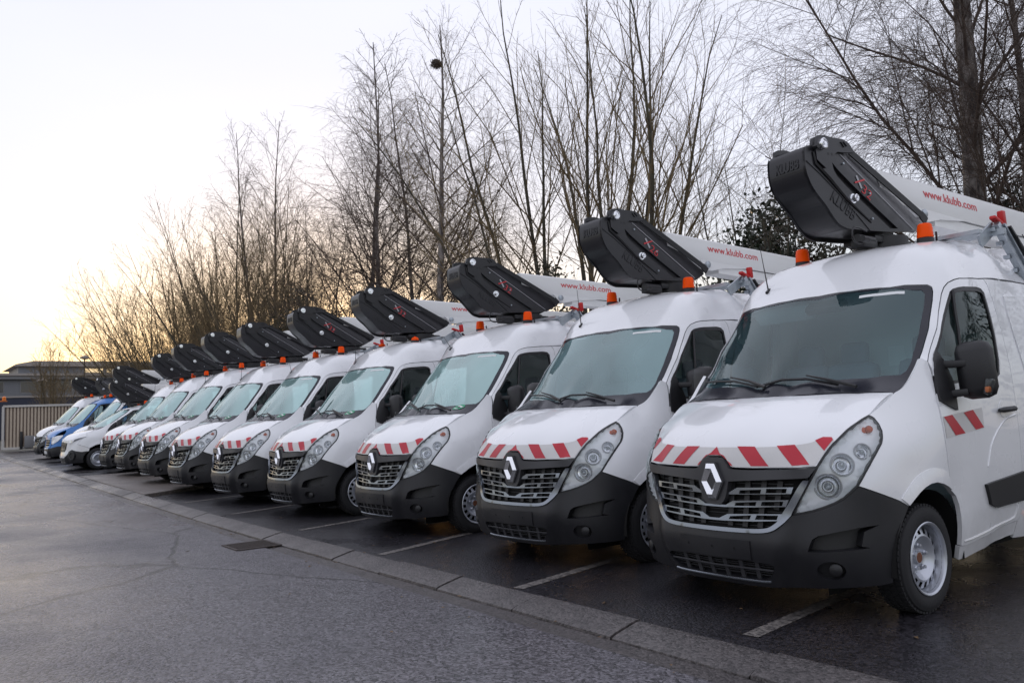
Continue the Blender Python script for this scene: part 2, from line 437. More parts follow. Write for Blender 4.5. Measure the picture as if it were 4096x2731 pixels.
def hood0(uv):
    uv = np.atleast_2d(uv); r = FH(uv); a = uv[:, 1]/.62; return np.stack([uv[:, 0], .80-r*np.cos(a), .80+r*np.sin(a)], 1)
def sst(x): x = np.clip(x, 0, 1); return x*x*(3-2*x)
def front0(uv):
    """nose with the centre of the bumper standing proud of its corners"""
    P = nose0(uv); z = P[:, 2]; ax = np.abs(P[:, 0])
    xc = np.interp(z, [.2, .3, .45, .55, .65, .8], [.47, .49, .53, .545, .565, .62])
    A = np.interp(z, [.2, .48, .6, .7, .95], [.055, .055, .028, .013, .008])
    P[:, 1] -= A*sst((xc+.035-ax)/.095)
    return P

# outlines measured on the right-hand half (x > 0 is the driver's side)
HL_TOP = [(.697,.111,.955),(.720,.158,1.020),(.739,.211,1.075),(.763,.269,1.123),(.789,.324,1.171),(.818,.388,1.211),(.833,.446,1.238),(.843,.492,1.255)]
HL_IN = [(.547,.039,.654),(.568,.045,.701),(.601,.058,.766),(.639,.080,.845),(.675,.088,.903),(.697,.111,.955)]
HL_OUT = [(.843,.492,1.255),(.866,.511,1.235),(.893,.513,1.198),(.917,.502,1.154),(.931,.478,1.112),(.936,.451,1.077),(.933,.408,1.037),(.924,.356,.983),(.907,.295,.909),(.882,.243,.831)]
HL_BOT = [(.882,.243,.831),(.853,.215,.794),(.820,.189,.759),(.776,.155,.728),(.721,.115,.701),(.661,.080,.679),(.596,.053,.663),(.547,.039,.654)]
BUMP_TOP = [(.882,.243,.831),(.926,.299,.804),(.966,.381,.769),(.998,.495,.725),(1.012,.567,.687)]
SURR_OUT = [(0,-.021,.530),(.106,-.018,.530),(.281,-.004,.533),(.390,.006,.541),(.455,.014,.561),(.502,.024,.598),(.532,.034,.635),(.547,.039,.654)]
SURR_IN = [(0,-.017,.556),(.107,-.017,.556),(.283,-.004,.558),(.392,.006,.567),(.438,.013,.585),(.476,.022,.620),(.510,.031,.680),(.553,.041,.751),(.600,.067,.842),(.624,.072,.872)]
HOODFRONT = [(0,0,1.016),(.055,-.001,1.016),(.071,-.002,1.012),(.085,-.003,1.003),(.113,-.005,.968),(.130,-.006,.946),(.148,-.006,.940),(.175,-.003,.939),(.301,.014,.937),(.460,.039,.941),(.610,.068,.947),(.692,.106,.952)]
BADGE_BOT = [(.653,.076,.887),(.536,.046,.877),(.382,.018,.867),(.215,-.002,.858),(.125,-.008,.852)]
SHIELD = [(.125,-.008,.852),(.112,-.007,.800),(.095,-.007,.745),(.066,-.008,.708),(.03,-.008,.698),(0,-.008,.697)]
ARCH = [(1.012,.567,.687),(1.017,.616,.717),(1.021,.684,.755),(1.026,.751,.785),(1.033,.813,.803),(1.039,.876,.807),(1.043,.949,.792),(1.044,1.010,.769),(1.042,1.060,.741)]
COWL = [(.878,.759,1.391),(.895,.825,1.421),(.905,.889,1.468),(.908,.950,1.526),(.907,1.012,1.585),(.905,1.045,1.617),(.925,1.075,1.606),(.943,1.099,1.592)]
DOORF = [(.943,1.099,1.592),(.962,1.094,1.523),(.984,1.075,1.438),(1.007,1.045,1.329),(1.027,1.036,1.225),(1.043,1.030,1.076),(1.047,1.040,.918),(1.043,1.052,.814),(1.042,1.060,.741)]
WS_TOP = [(0,1.378,2.191),(.271,1.371,2.182),(.572,1.396,2.168),(.753,1.451,2.162),(.804,1.476,2.156)]
WS_SIDE = [(.804,1.476,2.156),(.832,1.481,2.137),(.844,1.466,2.104),(.856,1.424,2.036),(.882,1.300,1.880),(.895,1.201,1.752),(.896,1.130,1.659),(.895,1.093,1.620)]
WS_LOW = [(.895,1.093,1.620),(.900,1.060,1.587),(.896,1.000,1.528),(.892,.929,1.469),(.888,.840,1.421),(.877,.757,1.385),(.6,.66,1.37),(.3,.61,1.37),(0,.59,1.37)]
WS_IN = [(0,1.355,2.165),(.4,1.365,2.155),(.727,1.410,2.127),(.779,1.435,2.123),(.806,1.428,2.092),(.820,1.377,2.017),(.846,1.232,1.840),(.855,1.130,1.703),(.863,1.036,1.590),(.858,.977,1.535),(.837,.934,1.510),(.665,.830,1.498),(.392,.733,1.492),(.2,.708,1.489),(0,.702,1.488)]
DOORSEAM = [(.942,1.102,1.592),(.928,1.236,1.749),(.903,1.395,1.944),(.890,1.490,2.078),(.893,1.526,2.127),(.906,1.565,2.162),(.920,1.634,2.187),(.917,1.780,2.206),(.909,1.966,2.221),(.914,2.112,2.228)]
DOORREAR = [(.914,2.112,2.228),(.927,2.140,2.184),(.947,2.150,2.078),(.963,2.165,1.966),(.983,2.197,1.762),(1.002,2.212,1.558),(1.020,2.200,1.341),(1.030,2.185,1.188),(1.040,2.165,.888),(1.039,2.160,.739),(1.028,2.150,.590),(1.015,2.130,.475),(1.006,2.090,.432)]
SILLTOP = [(1.006,2.090,.432),(1.005,1.649,.398),(1.015,1.247,.365)]
ARCH2 = [(1.042,1.060,.741),(1.038,1.125,.700),(1.038,1.155,.640),(1.038,1.170,.575),(1.033,1.178,.498),(1.024,1.182,.433),(1.015,1.186,.365)]
WIN = [(.948,1.173,1.635),(.948,1.239,1.707),(.940,1.344,1.854),(.920,1.477,1.998),(.922,1.545,2.092),(.930,1.577,2.114),(.940,1.648,2.130),(.923,1.960,2.150),(.928,2.030,2.145),(.937,2.062,2.110),(.962,2.060,1.965),(.984,2.065,1.795),(.999,2.05,1.60),(1.01,2.02,1.50),(1.01,1.97,1.475),(1.0,1.6,1.45),(.99,1.3,1.43),(.985,1.13,1.42),(.968,1.10,1.52)]

class VanShape:
    def __init__(s, warp=None):
        w = warp or (lambda P: P)
        s.w = w
        s.nose = lambda uv: w(nose0(uv)); s.front = lambda uv: w(front0(uv)); s.tube = lambda uv: w(tube0(uv)); s.hood = lambda uv: w(hood0(uv))
        s.rn = lambda P: P-np.stack([0*P[:, 0], 0*P[:, 0]+YA, P[:, 2]], 1)
        s.rt = lambda P: P-np.stack([0*P[:, 0], P[:, 1], 0*P[:, 0]+ZA], 1)
        s.rh = lambda P: np.stack([0*P[:, 0], 0*P[:, 0]-.2, 0*P[:, 0]+1], 1)
def NU(L, m=1):
    uv = nose_inv(L)[0]; uv[:, 0] *= m; return uv
def TU(L, m=1):
    uv = tube_inv(L)[0]
    if m < 0: uv[:, 1] = PI-uv[:, 1]
    return uv
def both_n(L):
    a = NU(L); b = a[::-1].copy(); b[:, 0] *= -1; return cat(a, b)
def both_t(L):
    a = TU(L); b = a[::-1].copy(); b[:, 1] = PI-b[:, 1]; return cat(a, b)
def circ(c, r, n=20, sx=1.0): return np.array([(c[0]+r*sx*math.cos(2*PI*i/n), c[1]+r*math.sin(2*PI*i/n)) for i in range(n)])

def text_mesh(body, size, extrude=0.0, shear=0.0, space=1.0, bold=0.0):
    cu = bpy.data.curves.new('lettering', 'FONT'); cu.body = body; cu.size = size; cu.extrude = extrude
    cu.shear = shear; cu.space_character = space; cu.align_x = 'LEFT'; cu.resolution_u = 3; cu.offset = bold
    o = bpy.data.objects.new('lettering', cu); COL.objects.link(o)
    bpy.context.view_layer.update()
    me = bpy.data.meshes.new_from_object(o.evaluated_get(bpy.context.evaluated_depsgraph_get()))
    bpy.data.objects.remove(o); bpy.data.curves.remove(cu)
    return me
def put_text(name, body, size, origin, xdir, ydir, mtl, parent, width=None, extrude=0.001, shear=0.0, bold=0.0):
    """flat lettering: origin = left end of the baseline"""
    me = text_mesh(body, size, extrude, shear, 1.0, bold)
    co = np.array([v.co[:] for v in me.vertices])
    if width: 
        k = width/(co[:, 0].max()-co[:, 0].min())
        co[:, 0] = (co[:, 0]-co[:, 0].min())*k
    x = Vector(xdir).normalized(); y = Vector(ydir); y = (y-x*y.dot(x)).normalized(); z = x.cross(y); o = Vector(origin)
    for v, c in zip(me.vertices, co): v.co = o+x*c[0]+y*c[1]+z*c[2]
    me.update()
    return link(name, me, mtl, parent, None)

def wheel(parent, side, y=.82, z=.335, x=.985, R=.337, detail=True, cover=False):
    s = side
    o = (s*(x-.215), y, z); ax = (s, 0, 0)
    tm = MB()
    tm.lathe([(.20,.0),(.235,-.002),(.30,.004),(R-.018,.02),(R-.004,.045),(R,.07),(R,.15),(R-.004,.178),(R-.016,.2),(R-.035,.208),(.29,.214),(.235,.208),(.222,.2),(.205,.19)], o, ax, 40, cap=False)
    if detail:
        for k in range(56):      # tread blocks round the shoulder
            a = 2*PI*k/56
            ca, sa = math.cos(a), math.sin(a)
            for t in (.042, .085, .13, .172):
                c = Vector((s*(x-.215+t), y+ca*(R-.009), z+sa*(R-.009)))
                rot = Matrix(((1, 0, 0), (0, ca, -sa), (0, sa, ca)))
                tm.box(c, (.034, .026, .026), rot)
    tyre = tm.build('tyre', M['tyre'], parent)
    rm = MB()
    rm.lathe([(.222,.2),(.230,.212),(.224,.216),(.212,.208),(.206,.19),(.200,.15),(.192,.115)], o, ax, 36, cap=False)
    # disc with slots round its edge, dished hub
    n = 64
    prof = [(.197,.125),(.189,.158),(.150,.172),(.138,.176),(.12,.165),(.095,.140),(.075,.132),(.045,.132),(.04,.15),(.0,.15)]
    V = []; F = []
    xx = Vector(ax); yy = Vector((0, 1, 0)); zz = xx.cross(yy); oo = Vector(o)
    for r, t in prof:
        for j in range(n):
            a = 2*PI*j/n; V.append(oo+xx*t+(yy*math.cos(a)+zz*math.sin(a))*r)
    for i in range(len(prof)-1):
        for j in range(n):
            if detail and i == 1 and (j % 4) in (0, 1): continue
            F.append((i*n+j, i*n+(j+1) % n, (i+1)*n+(j+1) % n, (i+1)*n+j))
    rm.add(V, F)
    for k in range(5):
        a = 2*PI*k/5+.3
        c = oo+xx*.13+(yy*math.cos(a)+zz*math.sin(a))*.075
        rm.lathe([(.017,0),(.017,.018),(.012,.022),(.012,.034),(0,.036)], c, ax, 6)
    rim = rm.build('rim', M['rim'], tyre)
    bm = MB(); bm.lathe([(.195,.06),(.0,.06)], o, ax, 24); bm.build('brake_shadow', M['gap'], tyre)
    if detail:
        hb = MB(); hb.lathe([(.036,.148),(.03,.153),(0,.154)], o, ax, 16); hb.build('hub', M['rust'], tyre)
    return tyre

def lift_head(root, model, up=0.0, detail=True, boomtxt=True, short=False, k=None):
    """black composite lift head, boom and turret bolted to the roof; near plate lies in x = -.003+.1*(y-1.339)"""
    E = Vector((.0995, .995, 0)); N = Vector((.995, -.0995, 0)); Z = Vector((0, 0, 1)); O = Vector((-.003, 1.339, 0))
    W = .385
    def P(y, z, d=0.0):           # d outward towards the driver's side
        return O+E*((y-1.339)/.995)+Z*(z+up)+N*d
    front = [(1.362,3.401),(1.343,3.36),(1.338,3.283),(1.344,3.197),(1.382,3.108),(1.446,3.029),(1.545,2.945),(1.639,2.845),(1.709,2.790),(1.806,2.763)]
    bottom = [(1.806,2.763),(2.081,2.770),(2.368,2.782),(2.748,2.818)]
    right = [(2.748,2.818),(2.930,2.901),(2.936,2.942),(2.851,2.990),(2.753,3.040),(2.541,3.150),(2.311,3.268),(2.086,3.375),(1.928,3.450),(1.872,3.488),(1.807,3.508),(1.651,3.505),(1.575,3.510),(1.488,3.497),(1.455,3.482),(1.44,3.42),(1.40,3.412)]
    outl = cat(cr(front, 4), bottom, right)
    fold = lambda y, z: (z-(3.390-(y-1.759)*.5968))     # >0 above the fold line
    def plate(uv):
        uv = np.atleast_2d(uv); f = np.clip(fold(uv[:, 0], uv[:, 1]), 0, 1)
        y, z = uv[:, 0], uv[:, 1]
        d = -.30*f*np.clip((y-1.76)/.15, 0, 1)
        return np.array([tuple(P(a, b, c)) for a, b, c in zip(y, z, d)])
    groove = np.array([(1.667,3.307),(1.682,3.245),(1.720,3.195),(1.829,3.120),(2.372,2.812),(2.484,2.822),(2.158,3.000),(1.889,3.155),(1.745,3.245)])
    refp = lambda Q: np.tile(np.array(N), (len(Q), 1))
    ln_ = lambda p, q: np.array([p, q])
    sh = panel('lift_head', plate, refp, outl, .07, M['shell'], root, holes=[groove], rim=.03, sharp=25)
    if k: sh['label'] = k
    gm = MB(); gm.prism([tuple(p) for p in inset(groove, -.004)], lambda p: P(p[0], p[1], -.028), lambda p: P(p[0], p[1], -.04)); gm.build('groove', M['shell_dark'], sh)
    fm = MB()                                    # front cover and rest of the casing
    fc = cat(cr(front, 4), bottom[1:3])
    for i in range(len(fc)-1):
        a, b = fc[i], fc[i+1]
        fm.add([P(*a, -.004), P(*b, -.004), P(*b, -W+.02), P(*a, -W+.02)], [(0, 1, 2, 3)])
    cen = np.array([1.75, 3.10])
    side = [tuple(p) for p in cr(front, 4)]+[bottom[1]]
    fm.add([P(*p, -W) for p in side], [tuple(range(len(side)))])
    for i in range(len(side)-1):                 # rounded far edge
        a, b = side[i], side[i+1]
        fm.add([P(*a, -W+.02), P(*b, -W+.02), P(*(np.array(b)+(cen-b)*.03), -W), P(*(np.array(a)+(cen-a)*.03), -W)], [(0, 1, 2, 3)])
    fm.build('front_cover', M['shell'], sh, 50)
    far = MB()
    far.prism([tuple(p) for p in outl], lambda p: P(p[0]+.02, p[1]-.03, -W+.01), lambda p: P(p[0]+.02, p[1]-.03, -W+.03)); 
    far.build('far_plate', M['shell_dark'], sh)
    tp = MB()                                    # thicker head plate that carries the pin
    pl = [(1.447,3.413),(1.452,3.482),(1.488,3.502),(1.575,3.514),(1.651,3.508),(1.807,3.512),(1.872,3.490),(1.928,3.435),(1.925,3.415),(1.80,3.400),(1.72,3.395),(1.66,3.36),(1.63,3.28),(1.56,3.24),(1.50,3.27),(1.455,3.30)]
    tp.prism(pl, lambda p: P(*p, .022), lambda p: P(*p, .002)); tpo = tp.build('head_plate', M['shell'], sh)
    tp2 = MB(); tp2.prism(pl[:8]+[(1.85,3.38),(1.5,3.36)], lambda p: P(*p, -W-.002), lambda p: P(*p, -W-.03)); tp2.build('head_plate', M['shell'], sh)
    dk = MB()
    for (a, b) in (((1.765,3.484),(1.803,3.444)), ((1.800,3.490),(1.838,3.458))):
        dk.beam(P(*a, .022), P(*b, .022), .006, .017, N)
    for c in ((1.60,3.363), (1.645,3.365)): dk.lathe([(.014,.0),(.0,.001)], P(*c, .0225), N, 10)
    for c in ((1.448,3.40),): dk.lathe([(.02,0),(.02,.05),(0,.05)], P(*c, 0), N, 8)
    # seams of the clip-on cover
    for L in ([(1.348,3.277),(1.507,3.188),(1.709,3.057),(1.914,2.908),(2.093,2.770)],):
        dk.tube([P(*q, .001) for q in L], .006, 5)
    for L in ([(1.435,3.36),(1.454,3.270),(1.614,3.165),(1.816,3.010),(2.115,2.842)],):
        dk.tube([P(*q, .003) for q in L], [.012,.016,.016,.013,.006], 5)
    # edge flange along the back of the head
    dk.beam(P(1.93,3.44,-.02), P(2.87,2.985,-.02), .06, .012, N)
    dk.beam(P(2.87,2.985,-.02), P(2.94,2.93,-.02), .08, .012, N)
    dk.build('seam', M['shell_dark'], sh)
    lt = MB()
    lt.beam(P(1.772,3.385,.002), P(2.70,2.832,.002), .005, .004, N); lt.build('fold_line', M['grey_print'], sh)
    for (y, z, r) in ((1.520,3.430,.046), (1.880,3.020,.030)):
        pm = MB()
        pm.lathe([(r*1.35,.0),(r*1.35,.02)], P(y, z, .0), N, 20)
        pm.lathe([(r,.02),(r,.055),(r*.8,.06),(r*.75,.05),(r*.35,.05),(r*.3,.065),(0,.066)], P(y, z, .0), N, 20)
        pm.build('pin', M['chrome'], sh)
    for (y, z) in ((1.80,3.31), (2.12,3.09), (2.13,2.875)):
        bm = MB(); bm.lathe([(.010,0),(.010,.012),(0,.014)], P(y, z, .0), N, 8); bm.build('bolt', M['galv'], sh)
    if detail:
        put_text('maker_lettering', 'KLUBB', .145, P(1.605,2.985,.002), P(1.895,2.815)-P(1.590,2.985), Z, M['shell_mid'], sh, .315, .003, .12, .0)
        fdir = N
        fo = P(1.338,3.235,-W+.085)-E*.003
        put_text('maker_lettering', 'KLUBB', .115, fo, N, Z+E*.05, M['shell_mid'], sh, .235, .004, .12, .002)
        kx = (P(2.12,3.10)-P(1.93,3.215)); ky = Vector((0, 0, 1))
        ko = P(1.985,3.120,.004)
        km = MB(); 
        km.beam(P(1.962,3.228,.004), P(2.020,3.125,.004), .020, .003, N); 
        ks = MB(); ks.beam(P(1.935,3.165,.005), P(2.065,3.205,.005), .014, .003, N)
        km.build('model_letter', M['grey_print'], sh); ks.build('model_letter', M['red_paint'], sh)
        put_text('model_number', model, .12, P(2.015,3.095,.004), kx, ky, M['red_paint'], sh, .125, .001, 0, -.0015)
    # turret under the head
    tm = MB()
    tm.box((-.10, 2.52, 2.725+up), (.30, .62, .06), bevel=.01)
    tm.lathe([(.27,2.615),(.27,2.66),(.22,2.665),(.22,2.76)], (-.07, 2.52, up), Z, 28)
    tm.box((.03, 2.06, 2.66+up), (.12, .22, .07), bevel=.01)
    tm.lathe([(.035,-.12),(.035,.12)], (.06, 2.02, 2.69+up), (0, 1, 0), 12)
    to = tm.build('turret', M['black'], root)
    tb = MB(); tb.lathe([(.40,2.60),(.40,2.625),(.33,2.63)], (-.07, 2.52, up), Z, 32); tb.build('base_ring', M['boom'], to)
    hs = MB()
    hs.tube(cr([(.12,1.95,2.74+up),(.13,1.80,2.755+up),(.13,1.72,2.73+up),(.13,1.72,2.65+up),(.13,1.80,2.62+up),(.12,1.95,2.66+up)], 4), .008, 6)
    hs.lathe([(.028,0),(.028,.08),(.0,.08)], (.15,1.90,2.66+up), (0, -1, 0), 10); hs.build('hose', M['black'], to)
    # boom: folded sheet box, sloping gently to the rear
    def B(y, z, d): return Vector((.07+.03*(y-3.5)+d, y, z+up-.026*(y-3.5)))
    bmh = MB()
    sec = [(0,.0),(.02,.115),(0,.255),(-.015,.27),(-.225,.27),(-.24,.255),(-.26,.115),(-.24,.0)]
    V = []; F = []
    ys = [2.35, 2.9, 4.2, 6.3]; n = len(sec)
    for y in ys:
        for (d, t) in sec: V.append(B(y, 3.055+t, d))
    for i in range(len(ys)-1): F += [(i*n+j, i*n+(j+1) % n, (i+1)*n+(j+1) % n, (i+1)*n+j) for j in range(n)]
    F += [tuple(range(n)), tuple(reversed(range((len(ys)-1)*n, len(ys)*n)))]
    bmh.add(V, F)
    bmh.prism([(2.92,3.07),(3.06,2.965),(3.14,2.955),(3.36,3.005),(3.9,3.06)], lambda p: B(p[0], p[1], .004), lambda p: B(p[0], p[1], -.02))
    bmh.prism([(2.92,3.07),(3.06,2.965),(3.14,2.955),(3.36,3.005),(3.9,3.06)], lambda p: B(p[0], p[1], -.23), lambda p: B(p[0], p[1], -.25))
    bo = bmh.build('boom', M['boom'], root, 20)
    lm = MB(); sec2 = [(-.02,-.10),(-.02,.0),(-.22,.0),(-.22,-.10)]; V = []; F = []
    for y in (3.3, 6.0):
        for (d, t) in sec2: V.append(B(y, 3.045+t, d))
    F = [(0,1,5,4),(1,2,6,5),(2,3,7,6),(3,0,4,7),(0,3,2,1),(4,5,6,7)]
    lm.add(V, F); lm.build('lower_boom', M['boom'], bo, 20)
    pm = MB(); pm.lathe([(.04,-.01),(.04,.02),(.02,.03),(0,.03)], B(3.06,3.02,.005), N, 14); pm.build('boom_pin', M['galv'], bo)
    if boomtxt:
        bx = B(4.05, 3.177, .021)-B(3.065, 3.177, .021)
        put_text('web_address', 'www.klubb.com', .125, B(3.065, 3.177, .0222), bx, Vector((-.14, 0, 1)), M['red_paint'], bo, .985, .001)
    return sh

# ------------------------------------------------------------------ the vans
def make_van(label, group, style='master', warp=None, paint='white', model='32', head=True, up=0.0, chevrons=True, detail=True,
             disc=False, boomtxt=True, antenna=0, headlabel=None, beacon_style=0, screen='windscreen_milky'):
    root = empty('utility_van'); tag(root, label, 'van', group)
    S = VanShape(warp); PW = lambda p: Vector(S.w(np.array([p], float))[0])
    pt = M[paint]; hN = .036 if detail else .07; hT = .085 if detail else .14
    g = .004
    # ---- bonnet
    mi = np.array([-1, 1])
    front = HU(HOODFRONT); side = HU(HL_TOP)
    rear = HU(cr([(.878,.757,1.389),(.75,.705,1.394),(.55,.652,1.398),(.3,.615,1.401),(0,.600,1.401)], 4))
    half = cat(front, side, rear)
    hood_o = cat(half, (half*mi)[::-1])
    hood = panel('bonnet', S.hood, S.rh, hood_o, hN, pt, root, rim=.03, gap=g)
    if chevrons:
        upc = HU(cr([(0,.037,1.077),(.148,.050,1.078),(.289,.068,1.078),(.423,.096,1.080),(.535,.146,1.084),(.605,.169,1.095),(.643,.188,1.109),(.678,.226,1.132),(.729,.255,1.129),(.748,.247,1.109)], 3))
        hs = cat(front, HU(HL_TOP[1:4]), upc[::-1])
        ws = cat(hs, (hs*mi)[::-1])
        st = panel('chevron_band', S.hood, S.rh, inset(ws, .007), .028, M['sticker_white'], hood, off=.0025, rim=0)
        red = [[(.152,.055,1.077),(.287,.068,1.078),(.412,.033,.951),(.281,.014,.948)], [(.426,.098,1.079),(.539,.147,1.083),(.664,.097,.960),(.546,.065,.954)],
               [(.643,.188,1.109),(.680,.226,1.131),(.727,.253,1.128),(.742,.243,1.109),(.717,.167,1.040)]]
        for q in red:
            for m_ in (1, -1):
                panel('red_stripe', S.hood, S.rh, inset(HU(q, m_), .0035), .026, M['sticker_red'], st, off=.0045, rim=0)
        ct = HU([(0,.037,1.074),(.035,.012,1.035),(.06,.0,1.022),(0,.0,1.024)]); ct = cat(ct, (ct*mi)[::-1])
        panel('red_stripe', S.hood, S.rh, ct, .02, M['sticker_red'], st, off=.0045, rim=0)
        for m_ in (1, -1):
            panel('red_stripe', S.hood, S.rh, HU([(.045,.008,1.028),(.075,.0,1.020),(.100,-.003,.996),(.128,-.004,.957),(.150,-.004,.949),(.135,-.002,.968)], m_), .02, M['sticker_red'], st, off=.0045, rim=0)
    # ---- nose
    if style == 'master':
        # dark bar under the bonnet edge with the shield of the emblem
        hb = NU(HOODFRONT); hb[:, 1] -= .009
        half = cat(hb, NU(BADGE_BOT), cr(NU(SHIELD), 3))
        bo = cat(half, (half*np.array([-1, 1]))[::-1])
        bar = panel('bonnet_edge_bar', S.front, S.rn, bo, .04, M['badge'], root, off=.012, rim=.05)
        # emblem: ridged lozenge ring
        out6 = [(-.034,.118),(.034,.118),(.088,.0),(.030,-.112),(-.030,-.112),(-.088,.0)]
        mid6 = [(a*.70, b*.74) for a, b in out6]; in6 = [(0,.062),(0.001,.062),(.036,.0),(0.001,-.056),(0,-.056),(-.036,.0)]
        V = [(a, 0, b) for a, b in out6]+[(a, -.024, b) for a, b in mid6]+[(a, .0, b) for a, b in in6]; F = []
        for k in range(6):
            j = (k+1) % 6; F += [(k, j, 6+j, 6+k), (6+k, 6+j, 12+j, 12+k)]
        V = [PW((a, b-.052-.15*max(0, .0-c)*0, .850+c)) for a, b, c in V]
        em = from_py('emblem', V, F, M['chrome'], root, 10)
        eb = MB(); eb.prism([(a*1.12, b*1.08) for a, b in out6], lambda p: PW((p[0], -.049, .85+p[1])), lambda p: PW((p[0], -.01, .85+p[1]))); eb.build('emblem_plinth', M['badge'], em)
        # chrome surround of the radiator grille
        so = NU(SURR_OUT); si = NU(SURR_IN)
        top = NU([(.653,.076,.885)])
        half = cat(so[:-1], NU(HL_IN[:5]), top, si[::-1])
        so2 = cat(cr(so, 3), NU([(.556,.041,.675)]), NU([(.60,.055,.760)]), NU([(.640,.078,.840)]), NU([(.655,.080,.872)]))
        si2 = cr(si, 3)
        full = cat(so2, si2[::-1], (si2*np.array([-1, 1])), (so2*np.array([-1, 1]))[::-1])
        sur = panel('grille_surround', S.front, S.rn, full, .03, M['satin'], root, off=.012, rim=.03)
        back = cat(si2, NU([(.5,.04,.89),(.2,0,.89),(0,0,.89)])); back = cat(back, (back*np.array([-1, 1]))[::-1])
        rad = panel('radiator', S.front, S.rn, back, .08, M['gap'], root, off=-.06, rim=0)
        X = lambda x: math.atan2(x, 1.09)
        def nu(L): return np.array([(X(a), b) for a, b in L])
        bars = [
          (nu([(.088,.766),(.177,.813),(.589,.828),(.570,.787)]), [[(.196,.800),(.362,.811),(.352,.778),(.186,.772)], [(.392,.817),(.548,.822),(.537,.788),(.383,.783)]]),
          (nu([(0,.684),(.074,.684),(.30,.694),(.529,.706),(.551,.749),(.142,.727),(.084,.698),(0,.698)]), [[(.160,.718),(.324,.732),(.312,.699),(.148,.693)], [(.356,.734),(.518,.742),(.505,.708),(.343,.702)]]),
          (nu([(0,.598),(.072,.598),(.30,.606),(.484,.620),(.504,.662),(.101,.641),(.040,.612),(0,.612)]), [[(.122,.632),(.286,.647),(.272,.613),(.108,.606)], [(.318,.649),(.480,.656),(.468,.622),(.303,.615)]])]
        for bi, (o_, hs_) in enumerate(bars):
            hl = []
            for q in hs_:
                q = inset(nu(q), .003); hl.append(q)
            if bi == 0:
                for m_ in (1, -1):
                    panel('grille_slat', S.front, S.rn, o_*np.array([m_, 1]), .04, M['satin'], sur, holes=[q*np.array([m_, 1]) for q in hl], off=-.004, rim=.03)
            else:
                oo = cat(o_, (o_*np.array([-1, 1]))[::-1])
                panel('grille_slat', S.front, S.rn, oo, .04, M['satin'], sur, holes=hl+[q*np.array([-1, 1]) for q in hl], off=-.004, rim=.03)
        fm = MB()
        for k in range(-4, 5):
            x = k*.118+.0
            if abs(x) < .06: continue
            xx = abs(x); zt = .86; zb = .565 if xx < .38 else .60+(xx-.38)*.9
            p0 = S.front(np.array([(X(x*.93), zb)]))[0]; p1 = S.front(np.array([(X(x), zt)]))[0]
            fm.beam(Vector(p0)+Vector((0,.035,0)), Vector(p1)+Vector((0,.045,0)), .006, .04, (1, 0, 0))
        for z in (.575,.64,.665,.73,.765,.775,.84):
            w_ = .42 if z < .62 else .47+(z-.62)*.4
            L = [S.front(np.array([(X(x), z)]))[0]+np.array([0,.052,0]) for x in np.linspace(-w_, w_, 9)]
            fm.tube(L, .0045, 4)
        fm.build('grille_fins', M['black'], sur)
    elif style == 'sprinter':
        go = cat(np.array([(0,.50),(.40,.52),(.50,.60),(.545,.80),(.53,.93),(0,.955)])); full = cat(go, (go*np.array([-1, 1]))[::-1])
        sur = panel('grille_surround', S.front, S.rn, full, .08, M[paint], root, holes=[inset(full, .07)], off=.012, rim=.04)
        panel('radiator', S.front, S.rn, inset(full, .05), .1, M['gap'], root, off=-.05, rim=0)
        for z in (.60,.69,.78,.86):
            w_ = .38+(z-.6)*.25; q = np.array([(-w_, z), (w_, z), (w_+.01, z+.035), (-w_-.01, z+.035)])
            panel('grille_slat', S.front, S.rn, q, .07, M['satin'], sur, off=0, rim=.03)
        fo = np.array([(.56,.52),(.56,.93)]+[tuple(p) for p in NU([(.70,.111,.955)])])
        low = cat(np.array([(0,.51),(.41,.53),(.51,.61),(.555,.80),(.545,.94),(0,.97)]), NU(HOODFRONT)-np.array([0,.008]))
        top = NU(HOODFRONT)-np.array([0,.008])
        pass
    else:
        go = np.array([(0,.62),(.30,.63),(.36,.70),(.40,.86),(.0,.88)]); full = cat(go, (go*np.array([-1, 1]))[::-1])
        sur = panel('grille_surround', S.front, S.rn, inset(full, -.025), .08, M['black'], root, holes=[full], off=.014, rim=.04)
        panel('radiator', S.front, S.rn, full, .1, M['gap'], root, off=-.02, rim=0)
        for z in (.64,.68,.72,.76,.80,.84):
            w_ = .30+(z-.64)*.4; q = np.array([(-w_, z), (w_, z), (w_, z+.014), (-w_, z+.014)])
            panel('grille_slat', S.front, S.rn, q, .08, M['satin'], sur, off=.012, rim=.02)
        em = MB(); em.prism([(0,.09),(.06,0),(0,-.09),(-.06,0)], lambda p: PW((p[0],-.03,.93+p[1])), lambda p: PW((p[0],.01,.93+p[1]))); em.build('emblem', M['chrome'], root)
    # ---- bumper
    arch_low = [(.993,.520,.62),(.985,.455,.52),(.975,.415,.42),(.97,.40,.33),(.965,.405,.245)]
    bot = [(.93,.34,.235),(.8,.19,.225),(.5,.09,.20),(.25,.06,.19),(0,.05,.19)]
    if style == 'master':
        halfb = cat(cr(NU(SURR_OUT), 3), NU(HL_BOT[::-1]), NU(BUMP_TOP), NU(arch_low), NU(bot))
        pock = NU([(.949,.332,.597),(.877,.221,.585),(.779,.126,.560),(.694,.072,.537),(.663,.056,.516),(.645,.045,.470),(.636,.041,.440),(.72,.079,.440),(.827,.159,.451),(.92,.27,.465),(.885,.225,.475),(.896,.245,.560)])
        fog = circ((nose_inv([(.745,.11,.328)])[0][0][0], .328), .058, 18, 1.15)
        lowg = np.array([(0,.356),(.25,.354),(.42,.348),(.445,.335),(.435,.30),(.40,.258),(.36,.240),(.2,.232),(0,.230)])
        lowg[:, 0] = np.arctan2(lowg[:, 0], 1.09)
